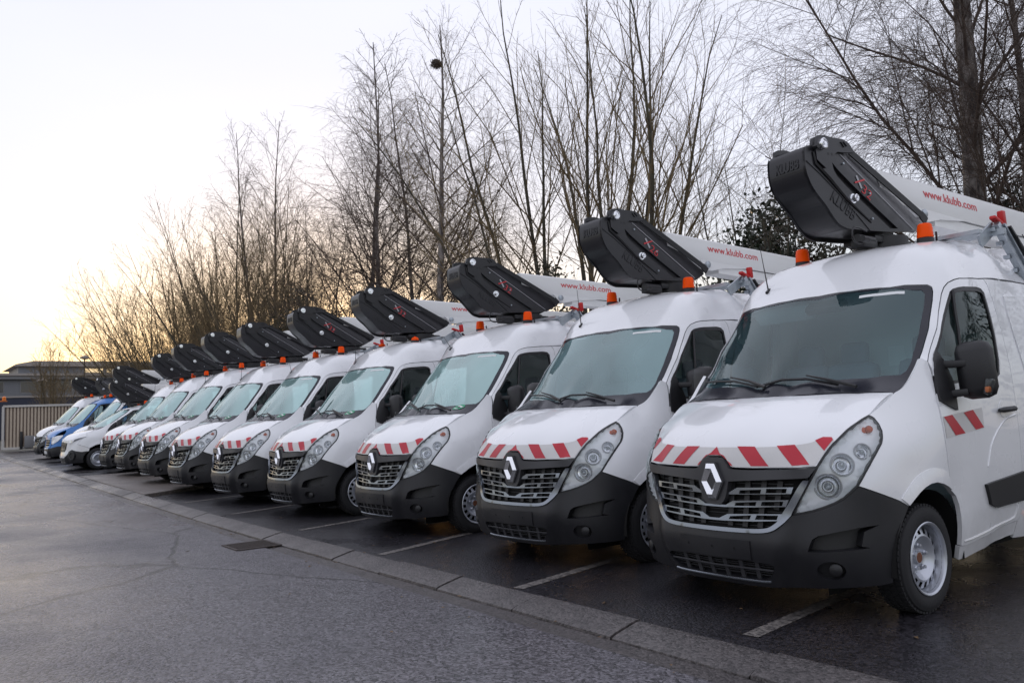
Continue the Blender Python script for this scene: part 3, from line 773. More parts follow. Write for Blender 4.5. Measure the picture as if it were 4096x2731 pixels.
        lf = cat(lowg, (lowg*np.array([-1, 1]))[::-1])
        bo = cat(halfb, (halfb*np.array([-1, 1]))[::-1])
        mir = np.array([-1, 1])
        bump = panel('front_bumper', S.front, S.rn, inset(bo, .002), .032 if detail else .06, M['bumper'], root, holes=[pock, pock*mir, fog, fog*mir, lf], rim=.09)
        for m_ in (1, -1):
            mm = np.array([m_, 1])
            panel('bumper_pocket', S.front, S.rn, inset(pock*mm, -.004), .08, M['black'], bump, off=-.085, rim=0)
            panel('fog_recess', S.front, S.rn, inset(fog*mm, -.004), .05, M['black'], bump, off=-.035, rim=0)
            c = Vector(S.front(np.array([(m_*(fog[:, 0].mean()+.018), .335)]))[0]); nn = Vector((m_*.42, -1, 0)).normalized()
            fg = MB(); fg.lathe([(.038,-.035),(.038,-.008),(.03,-.002),(0,.0)], c, nn, 20); fg.build('fog_lamp_blank', M['black'], bump)
        panel('lower_radiator', S.front, S.rn, inset(lf, -.004), .08, M['gap'], bump, off=-.055, rim=0)
        lm = MB()
        for z, r in ((.305,.007),(.335,.003),(.322,.003),(.285,.003),(.268,.003)):
            w_ = .43-max(0, .31-z)*.6; L = [S.front(np.array([(X(x), z)]))[0]+np.array([0,.012 if r > .005 else .035,0]) for x in np.linspace(-w_, w_, 11)]
            lm.tube(L, r, 6)
        for x in (-.3,-.18,-.06,.06,.18,.3):
            p0 = S.front(np.array([(X(x), .232)]))[0]; p1 = S.front(np.array([(X(x), .352)]))[0]
            lm.beam(Vector(p0)+Vector((0,.03,0)), Vector(p1)+Vector((0,.03,0)), .016, .03, (1, 0, 0))
        lm.build('lower_grille', M['badge'], bump)
        tr = MB(); L = [S.front(np.array([(X(x), .228+.022*max(0, abs(x)-.34)*4)]))[0]+np.array([0,-.004,0]) for x in np.linspace(-.41, .41, 15)]
        tr.tube(L, .008, 6); tr.build('lower_trim', M['satin'], bump)
        pl = np.array([(X(-.285),.484),(X(.285),.484),(X(.285),.365),(X(-.285),.365)])
        panel('number_plate_holder', S.front, S.rn, pl, .05, M['bumper'], bump, off=.008, rim=.012)
        for x in (-.21, .0, .17):
            hd = MB(); c = S.front(np.array([(X(x), .43)]))[0]; hd.lathe([(.008,.0),(.006,-.003),(0,-.003)], Vector(c)+Vector((0,-.0095,0)), (0,-1,0), 8)
            hd.build('screw_hole', M['gap'], bump)
    elif style == 'sprinter':
        body = cat(np.array([(0,.50),(.42,.52),(.60,.56)]), NU([(.882,.243,.60),(.998,.495,.60),(1.012,.567,.60)]), NU(arch_low[1:]), NU(bot))
        bo = cat(body, (body*np.array([-1, 1]))[::-1])
        bump = panel('front_bumper', S.front, S.rn, bo, .08, M['bumper'], root, rim=.05)
        pl = np.array([(-.26,.44),(.26,.44),(.26,.33),(-.26,.33)])
        panel('number_plate', S.front, S.rn, pl, .08, M['paper'], bump, off=.012, rim=.012)
        up_ = cat(np.array([(0,.502),(.42,.522),(.60,.562)]), NU([(.882,.243,.602),(.998,.495,.602),(1.012,.567,.602)]), NU([(1.012,.567,.687)]), NU(BUMP_TOP[::-1]), NU(HL_OUT[::-1])[:1], NU(HL_BOT), NU(HL_IN), NU(HOODFRONT[::-1])-np.array([0,.006]))
        uo = cat(up_, (up_*np.array([-1, 1]))[::-1])
        panel('front_panel', S.front, S.rn, inset(uo, .003), .08, pt, root, holes=[inset(cat(go, (go*np.array([-1, 1]))[::-1]), -.004)], rim=.04)
    else:
        body = cat(np.array([(0,.40),(.34,.40),(.45,.47),(.52,.60)]), NU([(.72,.12,.66),(.86,.22,.61),(.95,.36,.58),(1.0,.56,.60)]), NU(arch_low[1:]), NU(bot))
        bo = cat(body, (body*np.array([-1, 1]))[::-1])
        bump = panel('front_bumper', S.front, S.rn, bo, .08, M['bumper'], root, rim=.05)
        for m_ in (1, -1):
            c = Vector(S.front(np.array([(m_*.66, .46)]))[0]); nn = Vector((m_*.5, -1, 0)).normalized()
            fg = MB(); fg.lathe([(.13,-.02),(.13,.015),(.105,.02),(.09,.0),(0,.0)], c, nn, 20); fg.build('fog_lamp_surround', M['black'], bump)
        lp = np.array([(-.42,.235),(.42,.235),(.40,.262),(-.40,.262)]); panel('lower_trim', S.front, S.rn, lp, .08, M['satin'], bump, off=.006, rim=.01)
        hlT = np.array([(.42,.88),(.62,.86),(.80,.93),(1.02,1.10),(.90,1.07),(.70,1.02),(.50,.965),(.42,.94)])
        up_ = cat(np.array([(0,.402),(.34,.402),(.45,.472),(.52,.602)]), NU([(.72,.12,.662),(.86,.22,.612),(.95,.36,.582),(1.0,.56,.602)]), NU([(1.012,.567,.687)]), NU(BUMP_TOP[::-1]), NU(HL_OUT[::-1]), NU(HL_TOP[::-1]), NU(HOODFRONT[::-1])-np.array([0,.006]))
        uo = cat(up_, (up_*np.array([-1, 1]))[::-1])
        panel('front_panel', S.front, S.rn, inset(uo, .003), .08, pt, root, holes=[inset(full, -.02)], rim=.04)
        for m_ in (1, -1):
            o_ = hlT*np.array([m_, 1])
            hp = panel('headlight', S.front, S.rn, o_, .06, M['reflector'], root, off=.008, rim=.02)
            panel('lamp_bowl', S.front, S.rn, circ((m_*.60,.925), .045, 14), .05, M['bowl'], hp, off=.012, rim=0)
            panel('lamp_shroud', S.front, S.rn, np.array([(m_*.66,.90),(m_*.80,.95),(m_*1.0,1.09),(m_*.86,1.05),(m_*.70,.98)]), .06, M['dash'], hp, off=.011, rim=0)
    # ---- headlights
    if style in ('master', 'sprinter'):
        hlu = cat(NU(HL_IN), NU(HL_TOP), NU(HL_OUT), NU(HL_BOT))
        if style == 'sprinter':
            hlu = np.array([(.54,.70),(.62,.69),(.80,.80),(.93,.98),(.92,1.02),(.75,1.0),(.60,.96),(.55,.90)])
        cc = hlu.mean(0)
        for m_ in (1, -1):
            mm = np.array([m_, 1]); o_ = hlu*mm
            if style == 'sprinter':
                hp = panel('headlight', S.front, S.rn, o_, .06, M['reflector'], root, off=.016, rim=.04)
                panel('lamp_bowl', S.front, S.rn, circ((m_*.63,.80), .05, 14), .05, M['bowl'], hp, off=.021, rim=0); continue
            fr = panel('headlight', S.nose, S.rn, o_, .05, M['black'], root, holes=[inset(o_, .011)], off=.001, rim=.05)
            iu = inset(o_, .009)
            def bowlf(uv, oo=o_):
                d = np.array([((oo-q)**2).sum(1).min() for q in uv])**.5
                return -.032*sst(d/.05)-.004
            LAMPS = [((.728,.160,.830), .074, 'dipped_beam'), ((.788,.240,.968), .064, 'main_beam'), ((.872,.345,1.046), .046, 'side_lamp')]
            lu = [nose_inv([p_])[0][0]*mm for p_, r_, n__ in LAMPS]
            panel('lamp_housing', S.nose, S.rn, iu, .022 if detail else .05, M['reflector'], fr, holes=[circ(u_, L_[1]*.99, 20, .80) for u_, L_ in zip(lu, LAMPS)], rim=.02, bulge=bowlf)
            lm = MB()
            def lamp(p, r, depth, nm, bm_, glow=None, tilt=(.62, -1, .12)):
                u_ = (nose_inv([p])[0]*mm); P_ = S.nose(u_)[0]; e_ = 1e-3
                nn_ = np.cross(S.nose(u_+np.array([e_, 0]))[0]-P_, S.nose(u_+np.array([0, e_]))[0]-P_); nn_ = nn_/np.linalg.norm(nn_)
                if nn_[1] > 0: nn_ = -nn_
                n_ = Vector(nn_); c = Vector(P_)-n_*.024
                q = MB(); q.lathe([(r*1.12,-depth-.02),(r*1.12,-.012),(r*1.02,-.008),(r*.98,-.004),(r*.75,-depth*.7),(r*.3,-depth)], c, n_, 22, cap=False)
                ob = q.build(nm, bm_, fr)
                q = MB(); q.lathe([(r*.42,-depth*.75),(r*.36,-depth*.35),(r*.18,-depth*.12),(0,-depth*.05)], c, n_, 14); q.build('lamp_bulb', M['bulb'], ob)
                q = MB(); zz_ = n_; xx_ = zz_.orthogonal().normalized(); yy_ = zz_.cross(xx_); q.tube([c+(xx_*math.cos(a)+yy_*math.sin(a))*r*1.07-n_*.006 for a in np.linspace(0, 2*PI, 22, endpoint=False)], .0055, 5, closed=True); q.build('lamp_ring', M['grey_print'], ob)
                return ob
            for p_, r_, n__ in LAMPS: lamp(p_, r_, .05, n__, M['bowl'])
            for dx, dz in ((-.018,-.006),(.016,.004)):
                q = MB(); q.lathe([(.024,-.02),(.023,.0),(.014,.012),(0,.016)], PW((m_*(.856+dx),.425+abs(dx)*.4,1.163+dz)), Vector((m_*.75,-1,.2)).normalized(), 12); q.build('indicator_lamp', M['amber'], fr)
            panel('lamp_lens', S.nose, S.rn, iu, .05, M['lens'], fr, rim=0, bulge=lambda uv: .014*sst(np.array([((o_-q)**2).sum(1).min() for q in uv])**.5/.06))
    # ---- wings
    fo = cat(NU(HL_OUT[::-1]) if style != 'trafic' else NU(HL_OUT[::-1]), NU([(.878,.759,1.391)]), cr(NU(COWL), 2), NU(DOORF), NU(ARCH[::-1]), NU(BUMP_TOP[::-1])[1:])
    for m_ in (1, -1):
        mm = np.array([m_, 1])
        wg = panel('front_wing', S.nose, S.rn, fo*mm, hN, pt, root, rim=.025, gap=g*.8)
        L = [S.nose(p*mm)[0] for p in [q[None] for q in NU(ARCH)]]
        # raised lip of the wheel arch
        fl = NU([(.999,.505,.737),(1.003,.548,.775),(1.006,.619,.822),(1.010,.689,.861),(1.018,.749,.884),(1.026,.807,.898),(1.034,.865,.904),(1.043,.957,.892),(1.045,1.035,.865)])
        lip = cat(NU(ARCH[::-1]), cr(fl, 2)); lipd = lambda uv, ar=NU(ARCH)*mm: .009*sst(1.2-np.array([((ar-q)**2).sum(1).min() for q in uv])**.5/.105)
        panel('arch_lip', S.nose, S.rn, inset(lip*mm, .004), .03, pt, wg, rim=.02, off=.0005, bulge=lipd, sharp=60)
    # ---- windscreen
    wi = TU(WS_IN); win = cat(wi, (wi*np.array([1, -1])+np.array([0, PI]))[::-1])
    wh = cat(TU(WS_TOP), TU(WS_SIDE), TU(WS_LOW)); wo = cat(wh, (wh*np.array([1, -1])+np.array([0, PI]))[::-1])
    fr = panel('windscreen_border', S.tube, S.rt, inset(wo, .003), .07, M['frit'], root, holes=[win], off=-.004, rim=.01)
    gl = panel('windscreen', S.tube, S.rt, inset(win, -.012), .09, M[screen], fr, off=-.006, rim=0)
    # ---- roof with the pillars
    gut = TU([(.914,2.112,2.228)]); 
    rr_ = cat(TU(WS_TOP), TU(WS_SIDE), TU([(.925,1.085,1.604)]), TU(DOORSEAM), TU([(.915,2.3,2.235),(.915,5.35,2.235)]), TU([(.915,5.35,2.235)]))
    roof_o = cat(rr_, (rr_*np.array([1, -1])+np.array([0, PI]))[::-1])
    roof = panel('roof', S.tube, S.rt, inset(roof_o, .002), hT, pt, root, rim=.02)
    # ---- doors and body sides
    do_ = cat(TU(DOORSEAM), TU(DOORREAR), TU(SILLTOP), TU(ARCH2[::-1]), TU(DOORF[::-1])[1:])
    so_ = cat(TU(DOORREAR), TU([(1.006,2.09,.432),(1.0,2.09,.27),(1.0,5.35,.27)]), TU([(.917,5.35,2.230),(.917,2.3,2.230)]))
    sl_ = cat(TU([(1.015,1.180,.362),(1.005,1.649,.395),(1.006,2.090,.428),(1.0,2.09,.31),(.99,1.6,.29),(.985,1.2,.275)]))
    wn_ = TU(WIN)
    for m_ in (1, -1):
        mmf = (lambda q: q) if m_ > 0 else (lambda q: q*np.array([1, -1])+np.array([0, PI]))
        dr = panel('door', S.tube, S.rt, mmf(do_), hT, pt, root, holes=[mmf(wn_)], rim=.03, gap=g*.8)
        panel('window', S.tube, S.rt, inset(mmf(wn_), .016), .12, M['sideglass'], dr, off=-.012, rim=0)
        sl = panel('window_seal', S.tube, S.rt, mmf(wn_), .1, M['black'], dr, holes=[inset(mmf(wn_), .020)], off=-.004, rim=.02)
        dv = MB(); a = [(.936,1.572,2.10),(.955,1.54,1.944),(.977,1.512,1.814),(.990,1.486,1.70),(1.002,1.46,1.46)]
        dv.tube([PW((m_*(p[0]-.006), p[1], p[2])) for p in a], .013, 6); dv.build('window_divider', M['black'], dr)
        base = TU([(.948,1.145,1.60),(.948,1.20,1.665),(.975,1.235,1.55),(.985,1.28,1.445),(1.01,1.27,1.375),(1.022,1.255,1.255),(1.015,1.15,1.285),(1.008,1.055,1.325),(.990,1.065,1.423),(.970,1.098,1.513)])
        panel('mirror_base', S.tube, S.rt, mmf(base), .05, M['black'], dr, off=.016, rim=.03, sharp=50)
        hm = MB(); hm.tube([PW((m_*(1.045), 1.86, 1.238)), PW((m_*(1.06), 1.90, 1.240)), PW((m_*1.06, 2.08, 1.246)), PW((m_*1.045, 2.12, 1.248))], [.012,.02,.02,.014], 8); hm.build('door_handle', M['black'], dr)
        cp = panel('handle_cup', S.tube, S.rt, mmf(np.array([(1.965+.06*math.cos(a), tube_inv([(1.03,0,1.245+.062*math.sin(a))])[0][0][1]) for a in np.linspace(0, 2*PI, 16, endpoint=False)])), .04, M['gap' if paint == 'blue' else 'white'], dr, off=.003, rim=.003)
        md = TU([(1.036,1.545,.742),(1.040,2.10,.785),(1.039,2.145,.790),(1.03,2.14,.583),(1.025,1.70,.572),(1.028,1.606,.603)])
        panel('side_moulding', S.tube, S.rt, mmf(md), .08, M['black'], dr, off=.022, rim=.03, sharp=50)
        panel('sill', S.tube, S.rt, mmf(sl_), .12, pt, root, off=-.004, rim=.03)
        sd = panel('body_side', S.tube, S.rt, mmf(so_), .16, pt, root, rim=.02, gap=g*.8)
        md2 = TU([(1.04,2.19,.792),(1.04,3.3,.80),(1.035,3.3,.585),(1.03,2.18,.583)])
        panel('side_moulding', S.tube, S.rt, mmf(md2), .12, M['black'], sd, off=.022, rim=.03)
        panel('body_swage', S.tube, S.rt, mmf(TU([(.955,2.36,1.95),(.94,2.36,2.10),(.94,5.0,2.10),(1.02,5.0,1.35),(1.0,2.46,1.45)])), .16, pt, sd, off=.008, rim=.012, sharp=60)
        if detail and m_ > 0:
            cm_ = MB()
            for L in ([(1.03,1.62,.86),(1.035,1.70,1.0),(1.035,1.83,1.10),(1.032,1.98,1.17),(1.03,2.15,1.20)], [(1.018,1.22,.40),(1.012,1.60,.425),(1.010,1.98,.455),(1.02,2.05,.50),(1.03,2.09,.60)]):
                q = TU(L); cm_.tube([Vector(p) for p in S.tube(cr(q, 4))], .007, 6)
            cm_.build('door_crease', pt, dr)
        if detail:
            mk = MB(); mk.box(PW((m_*1.025, 2.23, .47)), (.03, .06, .035), bevel=.008); mk.build('side_marker', M['side_orange'], sd)
        if chevrons and m_ > 0 and detail:
            st = panel('side_chevron', S.tube, S.rt, TU([(1.034,1.05,1.219),(1.043,1.05,1.080),(1.036,1.622,1.126),(1.029,1.629,1.266)]), .06, M['sticker_white'], dr, off=.002, rim=0)
            for q in ([(1.034,1.055,1.219),(1.031,1.179,1.230),(1.035,1.337,1.100),(1.039,1.187,1.091)], [(1.030,1.345,1.239),(1.030,1.484,1.254),(1.036,1.615,1.128),(1.036,1.488,1.116)]):
                panel('red_stripe', S.tube, S.rt, inset(TU(q), .001), .06, M['sticker_red'], st, off=.004, rim=0)
        # mirror
        mr = MB(); C = np.array([m_*1.150, 1.32, 1.52])
        mr.box(PW(C), (.235, .15, .385), Matrix.Rotation(m_*.12, 3, 'Z') @ Matrix.Rotation(-.06*m_, 3, 'Y'), bevel=.07)
        mo = mr.build('mirror_housing', M['black'], dr, 60)
        for (z0, z1) in ((1.565, 1.565), (1.36, 1.375)):
            am = MB(); am.beam(PW((m_*.94, 1.215, z0)), PW((m_*1.12, 1.262, z1)), .05, .05, bevel=.012)
            am.build('mirror_arm', M['black'], dr)
        im = MB(); im.box(PW((m_*1.243, 1.265, 1.405)), (.05, .06, .11), Matrix.Rotation(m_*.35, 3, 'Y'), bevel=.015); im.build('mirror_indicator', M['lens'], mo)
        ia = MB(); ia.box(PW((m_*1.238, 1.262, 1.385)), (.03, .04, .04), bevel=.01); ia.build('indicator_bulb', M['side_orange'], mo)
        # wheel well and wheels
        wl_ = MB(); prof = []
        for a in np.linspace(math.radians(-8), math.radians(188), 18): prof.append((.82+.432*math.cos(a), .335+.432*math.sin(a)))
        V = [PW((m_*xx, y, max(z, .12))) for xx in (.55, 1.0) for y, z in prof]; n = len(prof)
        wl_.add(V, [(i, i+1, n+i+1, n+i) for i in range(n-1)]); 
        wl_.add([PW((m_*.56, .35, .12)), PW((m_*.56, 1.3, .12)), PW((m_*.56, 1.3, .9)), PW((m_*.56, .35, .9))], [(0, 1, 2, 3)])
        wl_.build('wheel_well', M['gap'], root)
        wheel(root, m_, detail=detail and m_ > 0)
        wheel(root, m_, y=4.5, detail=False)
    # ---- underside, cab floor, tail
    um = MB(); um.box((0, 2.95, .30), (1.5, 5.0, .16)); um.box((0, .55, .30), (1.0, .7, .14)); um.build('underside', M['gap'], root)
    tl = MB(); z1 = 2.6 if warp is None else float(PW((0, 4, 2.6)).z)
    tl.box((0, 5.38, (z1+.3)/2), (1.9, .06, z1-.3), bevel=.02); tl.build('rear_door', pt, root)
    cb = MB(); cb.box(PW((0, 1.05, 1.31)), (1.62, .70, .12), bevel=.05); cb.box(PW((.42, 1.12, 1.40)), (.42, .25, .12), bevel=.04); db = cb.build('dashboard', M['dash'], root)
    sw = MB(); c = PW((.43, 1.42, 1.34)); n_ = Vector((0, .75, .66)).normalized()
    x_ = Vector((1, 0, 0)); y_ = n_.cross(x_)
    sw.tube([c+x_*.2*math.cos(a)+y_*.2*math.sin(a) for a in np.linspace(0, 2*PI, 20, endpoint=False)], .016, 6, closed=True)
    sw.beam(c-x_*.19, c+x_*.19, .03, .03); sw.build('steering_wheel', M['black'], root)
    for x in (-.60, -.18, .45):
        sm = MB(); sm.box(PW((x, 2.05, 1.30)), (.44, .16, .75), Matrix.Rotation(-.18, 3, 'X'), bevel=.06); sm.box(PW((x, 1.78, .92)), (.46, .5, .16), bevel=.06)
        sm.box(PW((x, 2.14, 1.75)), (.25, .09, .20), Matrix.Rotation(-.1, 3, 'X'), bevel=.04); sm.build('seat', M['seat'], root, 60)
    bk = MB(); zt = float(PW((0, 2.4, 2.3)).z); bk.box((0, 2.42, (zt+.5)/2), (1.8, .03, zt-.5)); bk.box((0, 1.75, .55), (1.7, 1.5, .04)); bk.build('bulkhead', M['lining'], root)
    hl_ = panel('headlining', S.tube, S.rt, cat(TU([(0,1.40,2.2),(.75,1.47,2.165),(.86,1.7,2.2),(.86,2.38,2.25)]), (TU([(0,1.40,2.2),(.75,1.47,2.165),(.86,1.7,2.2),(.86,2.38,2.25)])*np.array([1,-1])+np.array([0,PI]))[::-1]), .2, M['lining'], root, off=-.07, rim=0)
    if detail:
        vz = MB(); vz.box(PW((0, 1.47, 2.10)), (.34, .10, .07), Matrix.Rotation(.78, 3, 'X'), bevel=.02); vz.build('interior_mirror', M['black'], root)
        panel('visor_label', S.tube, S.rt, TU([(.369,1.310,2.110),(.53,1.332,2.108),(.686,1.372,2.103),(.680,1.390,2.124),(.525,1.352,2.129),(.364,1.331,2.133)]), .06, M['paper'], fr, off=-.0045, rim=0)
        vs = MB(); vs.box(PW((-.42, 1.50, 2.09)), (.55, .02, .16), Matrix.Rotation(.75, 3, 'X'), bevel=.01); vs.build('sun_visor', M['lining'], root)
        pp = MB(); pp.box((.05, 2.40, 1.72), (.15, .004, .17)); pp.build('paper_notice', M['paper'], root)
    # ---- wipers
    wm = MB()
    def gp(x, y, d=.02):
        ph = np.linspace(.02, PI-.02, 400); P = S.tube(np.stack([np.full(400, y), ph], 1)); i = int(np.argmin(np.abs(P[:, 0]-x))); v = Vector(P[i]); return v+Vector((0, -.72, .69))*d
    wa = [gp(-.03,.665,.025), gp(-.20,.725,.045), gp(-.42,.79,.045)]; wm.tube(wa, [.014,.011,.006], 5)
    wb = [gp(-.80,.945,.018), gp(-.60,.845,.022), gp(-.38,.765,.022), gp(-.12,.70,.018)]; wm.tube(wb, .009, 5)
    w1 = wm.build('wiper', M['black'], root)
    wm = MB(); wa = [gp(.66,.70,.025), gp(.48,.72,.05), gp(.28,.735,.045)]; wm.tube(wa, [.014,.012,.006], 5)
    wb = [gp(-.11,.70,.018), gp(.08,.722,.026), gp(.28,.725,.024), gp(.52,.72,.018)]; wm.tube(wb, .010, 5); wm.build('wiper', M['black'], root)
    if disc:
        q = circ((0, 0), .055, 20); c0 = tube_inv([(.64,.80,1.46)])[0][0]
        o_ = q+c0; dg = panel('green_sticker', S.tube, S.rt, o_, .05, M['green'], fr, off=.0, rim=0)
        panel('sticker_bar', S.tube, S.rt, np.array([(-.010,-.034),(.012,-.034),(.012,.034),(-.010,.034)])*np.array([1,1])+c0+np.array([.016,0]), .05, M['paper'], dg, off=.001, rim=0)
        panel('sticker_bar', S.tube, S.rt, np.array([(-.008,-.030),(.004,-.030),(.004,.030),(-.008,.030)])+c0+np.array([-.026,0]), .05, M['paper'], dg, off=.001, rim=0)
        panel('sticker_dot', S.tube, S.rt, circ(c0+np.array([.0,0]), .014, 12), .05, M['frit'], dg, off=.002, rim=0)
    # ---- aerial
    if antenna:
        am = MB(); b = PW((-.578,1.542,2.316))
        am.box(b, (.03,.07,.03), Matrix.Rotation(.6, 3, 'X'), bevel=.01)
        t_ = b+(Vector((-.10,.06,.42)) if antenna == 1 else Vector((-.33,.10,.20)))
        am.tube([b, b+(t_-b)*.5, t_], [.007,.004,.0025], 5); am.build('aerial', M['black'], root)
    # ---- beacons
    bz = .0
    for x in (-.546, .552):
        P0 = PW((x, 2.03, 2.545)); 
        bm_ = MB(); bm_.lathe([(.065,.0),(.062,.055),(.05,.06)], P0, (0,0,1), 20); bb = bm_.build('beacon', M['black'], root)
        if beacon_style == 0:
            cm = MB(); cm.lathe([(.054,.055),(.060,.06),(.0595,.10),(.0565,.104),(.0575,.135),(.054,.139),(.052,.162),(.04,.172),(0,.174)], P0, (.02,0,1), 22)
        else:
            cm = MB(); cm.lathe([(.055,.04),(.062,.05),(.058,.075),(.045,.095),(.02,.10),(.02,.11),(0,.112)], P0, (.02,0,1), 22)
        cm.build('beacon_cap', M['orange'], bb, 50)
        gb = MB(); gb.box(P0+Vector((.055,.07,.05)), (.012,.012,.11)); gb.build('beacon_bracket', M['black'], bb)
    # ---- ladder bracket with its red hook, roof rails
    if detail and head:
        rk = MB(); rot = None
        a = Vector((.845,2.60,2.715)); b = Vector((.905,2.905,2.285))
        rk.beam(a, b, .055, .05, (1,0,0)); rk.beam(a+Vector((.03,.06,0)), b+Vector((.03,.055,.01)), .02, .03, (1,0,0))
        for t in (.1,.35,.6,.85): rk.box(a+(b-a)*t+Vector((-.03,-.03,0)), (.05,.05,.03))
        rk.box(Vector((.80,2.52,2.63)), (.02,.30,.10), Matrix.Rotation(.5, 3, 'X')); rk.box(Vector((.60,2.30,2.625)), (.50,.06,.03)); rk.box(Vector((.45,2.62,2.65)), (.9,.05,.05))
        for z in (2.42, 2.33, 2.56): rk.beam((.93,2.98,z), (.95,5.2,z), .03, .03)
        for y in (3.3, 4.3): rk.beam((.94,y,2.30), (.90,y,2.62), .03, .03)
        ro = rk.build('ladder_bracket', M['galv'], root)
        st = MB(); st.beam(a+Vector((.05,.11,-.02)), b+Vector((.055,.12,.02)), .018, .035, (1,0,0)); st.build('strap', M['black'], ro)
        hk = MB(); hk.box((.84,2.64,2.745), (.05,.17,.03), Matrix.Rotation(-.28, 3, 'X'), bevel=.008); hk.box((.84,2.735,2.78), (.05,.06,.12), Matrix.Rotation(.1, 3, 'X'), bevel=.012); hk.build('hook', M['hook_red'], ro)
        wr = MB(); wr.tube(cr([(.93,2.76,2.62),(.95,2.80,2.50),(.95,2.86,2.47),(.95,2.90,2.55),(.93,2.86,2.64)], 5), .004, 5); wr.build('cable', M['black'], ro)
    if head: lift_head(root, model, up, detail, boomtxt, k=headlabel)
    return root

# ------------------------------------------------------------------ ground
def gz(x):
    t = max(0.0, -x-9.0); return .0125*t*t/(t+3.0) if t < 600 else .0125*597
def kerb_y(x): return 3.66-.027*x          # back edge of the kerb

def node_mat(name):
    mt = bpy.data.materials.new(name); mt.use_nodes = True
    return mt, mt.node_tree.nodes, mt.node_tree.links, mt.node_tree.nodes['Principled BSDF']
def asphalt(name, c0, c1, r0, r1, wet_scale, speck=0.35, cracks=False):
    mt, n, l, b = node_mat(name)
    tc_ = n.new('ShaderNodeTexCoord')
    big = n.new('ShaderNodeTexNoise'); big.inputs['Scale'].default_value = wet_scale; big.inputs['Detail'].default_value = 6; big.inputs['Roughness'].default_value = .62
    mid = n.new('ShaderNodeTexNoise'); mid.inputs['Scale'].default_value = 2.2; mid.inputs['Detail'].default_value = 5
    fin = n.new('ShaderNodeTexVoronoi'); fin.inputs['Scale'].default_value = 62
    fn2 = n.new('ShaderNodeTexNoise'); fn2.inputs['Scale'].default_value = 36; fn2.inputs['Detail'].default_value = 6; fn2.inputs['Roughness'].default_value = .7
    for q in (big, mid, fin, fn2): l.new(tc_.outputs['Object'], q.inputs['Vector'])
    mr = n.new('ShaderNodeMapRange'); mr.inputs['From Min'].default_value = .35; mr.inputs['From Max'].default_value = .65
    l.new(big.outputs['Fac'], mr.inputs['Value'])
    cm = n.new('ShaderNodeMix'); cm.data_type = 'RGBA'; cm.inputs['A'].default_value = (*c0, 1); cm.inputs['B'].default_value = (*c1, 1)
    ad = n.new('ShaderNodeMath'); ad.operation = 'MULTIPLY_ADD'; ad.inputs[1].default_value = .5
    l.new(mid.outputs['Fac'], ad.inputs[0]); 
    hm_ = n.new('ShaderNodeMath'); hm_.operation = 'MULTIPLY'; hm_.inputs[1].default_value = .5
    l.new(mr.outputs[0], hm_.inputs[0]); l.new(hm_.outputs[0], ad.inputs[2]); l.new(ad.outputs[0], cm.inputs['Factor'])
    # stones: each a slightly different grey
    sp = n.new('ShaderNodeMix'); sp.data_type = 'RGBA'; sp.blend_type = 'MULTIPLY'; sp.inputs['Factor'].default_value = 1
    rg = n.new('ShaderNodeMapRange'); rg.inputs['To Min'].default_value = 1-speck; rg.inputs['To Max'].default_value = 1+speck*1.6
    sx = n.new('ShaderNodeSeparateColor'); l.new(fin.outputs['Color'], sx.inputs[0]); l.new(sx.outputs[0], rg.inputs['Value'])
    cb_ = n.new('ShaderNodeCombineColor')
    for i in range(3): l.new(rg.outputs[0], cb_.inputs[i])
    l.new(cm.outputs['Result'], sp.inputs['A']); l.new(cb_.outputs[0], sp.inputs['B'])
    col = sp.outputs['Result']
    hsum = n.new('ShaderNodeMath'); hsum.operation = 'MULTIPLY_ADD'; hsum.inputs[1].default_value = -1.0
    l.new(fin.outputs['Distance'], hsum.inputs[0]); l.new(fn2.outputs['Fac'], hsum.inputs[2])
    h = hsum.outputs[0]
    if cracks:
        mpp = n.new('ShaderNodeMapping'); mpp.inputs['Rotation'].default_value = (0, 0, .2); mpp.inputs['Scale'].default_value = (.16, .34, .3)
        wp = n.new('ShaderNodeTexNoise'); wp.inputs['Scale'].default_value = 1.4; wp.inputs['Detail'].default_value = 7
        vm = n.new('ShaderNodeMix'); vm.data_type = 'RGBA'; vm.inputs['Factor'].default_value = .09
        l.new(tc_.outputs['Object'], mpp.inputs['Vector']); l.new(tc_.outputs['Object'], wp.inputs['Vector'])
        l.new(mpp.outputs[0], vm.inputs['A']); l.new(wp.outputs['Color'], vm.inputs['B'])
        vo = n.new('ShaderNodeTexVoronoi'); vo.feature = 'DISTANCE_TO_EDGE'; vo.inputs['Scale'].default_value = 1.0
        l.new(vm.outputs['Result'], vo.inputs['Vector'])
        cr_ = n.new('ShaderNodeMapRange'); cr_.inputs['From Min'].default_value = .0015; cr_.inputs['From Max'].default_value = .009
        cr_.inputs['To Min'].default_value = .2; cr_.inputs['To Max'].default_value = 1
        l.new(vo.outputs['Distance'], cr_.inputs['Value'])
        c2 = n.new('ShaderNodeMix'); c2.data_type = 'RGBA'; c2.blend_type = 'MULTIPLY'; c2.inputs['Factor'].default_value = 1
        cc = n.new('ShaderNodeCombineColor')
        for i in range(3): l.new(cr_.outputs[0], cc.inputs[i])
        l.new(col, c2.inputs['A']); l.new(cc.outputs[0], c2.inputs['B']); col = c2.outputs['Result']
        hc = n.new('ShaderNodeMath'); hc.operation = 'ADD'; l.new(h, hc.inputs[0]); l.new(cr_.outputs[0], hc.inputs[1]); h = hc.outputs[0]
    l.new(col, b.inputs['Base Color'])
    rr = n.new('ShaderNodeMapRange'); rr.inputs['To Min'].default_value = r0; rr.inputs['To Max'].default_value = r1
    l.new(mr.outputs[0], rr.inputs['Value']); l.new(rr.outputs[0], b.inputs['Roughness'])
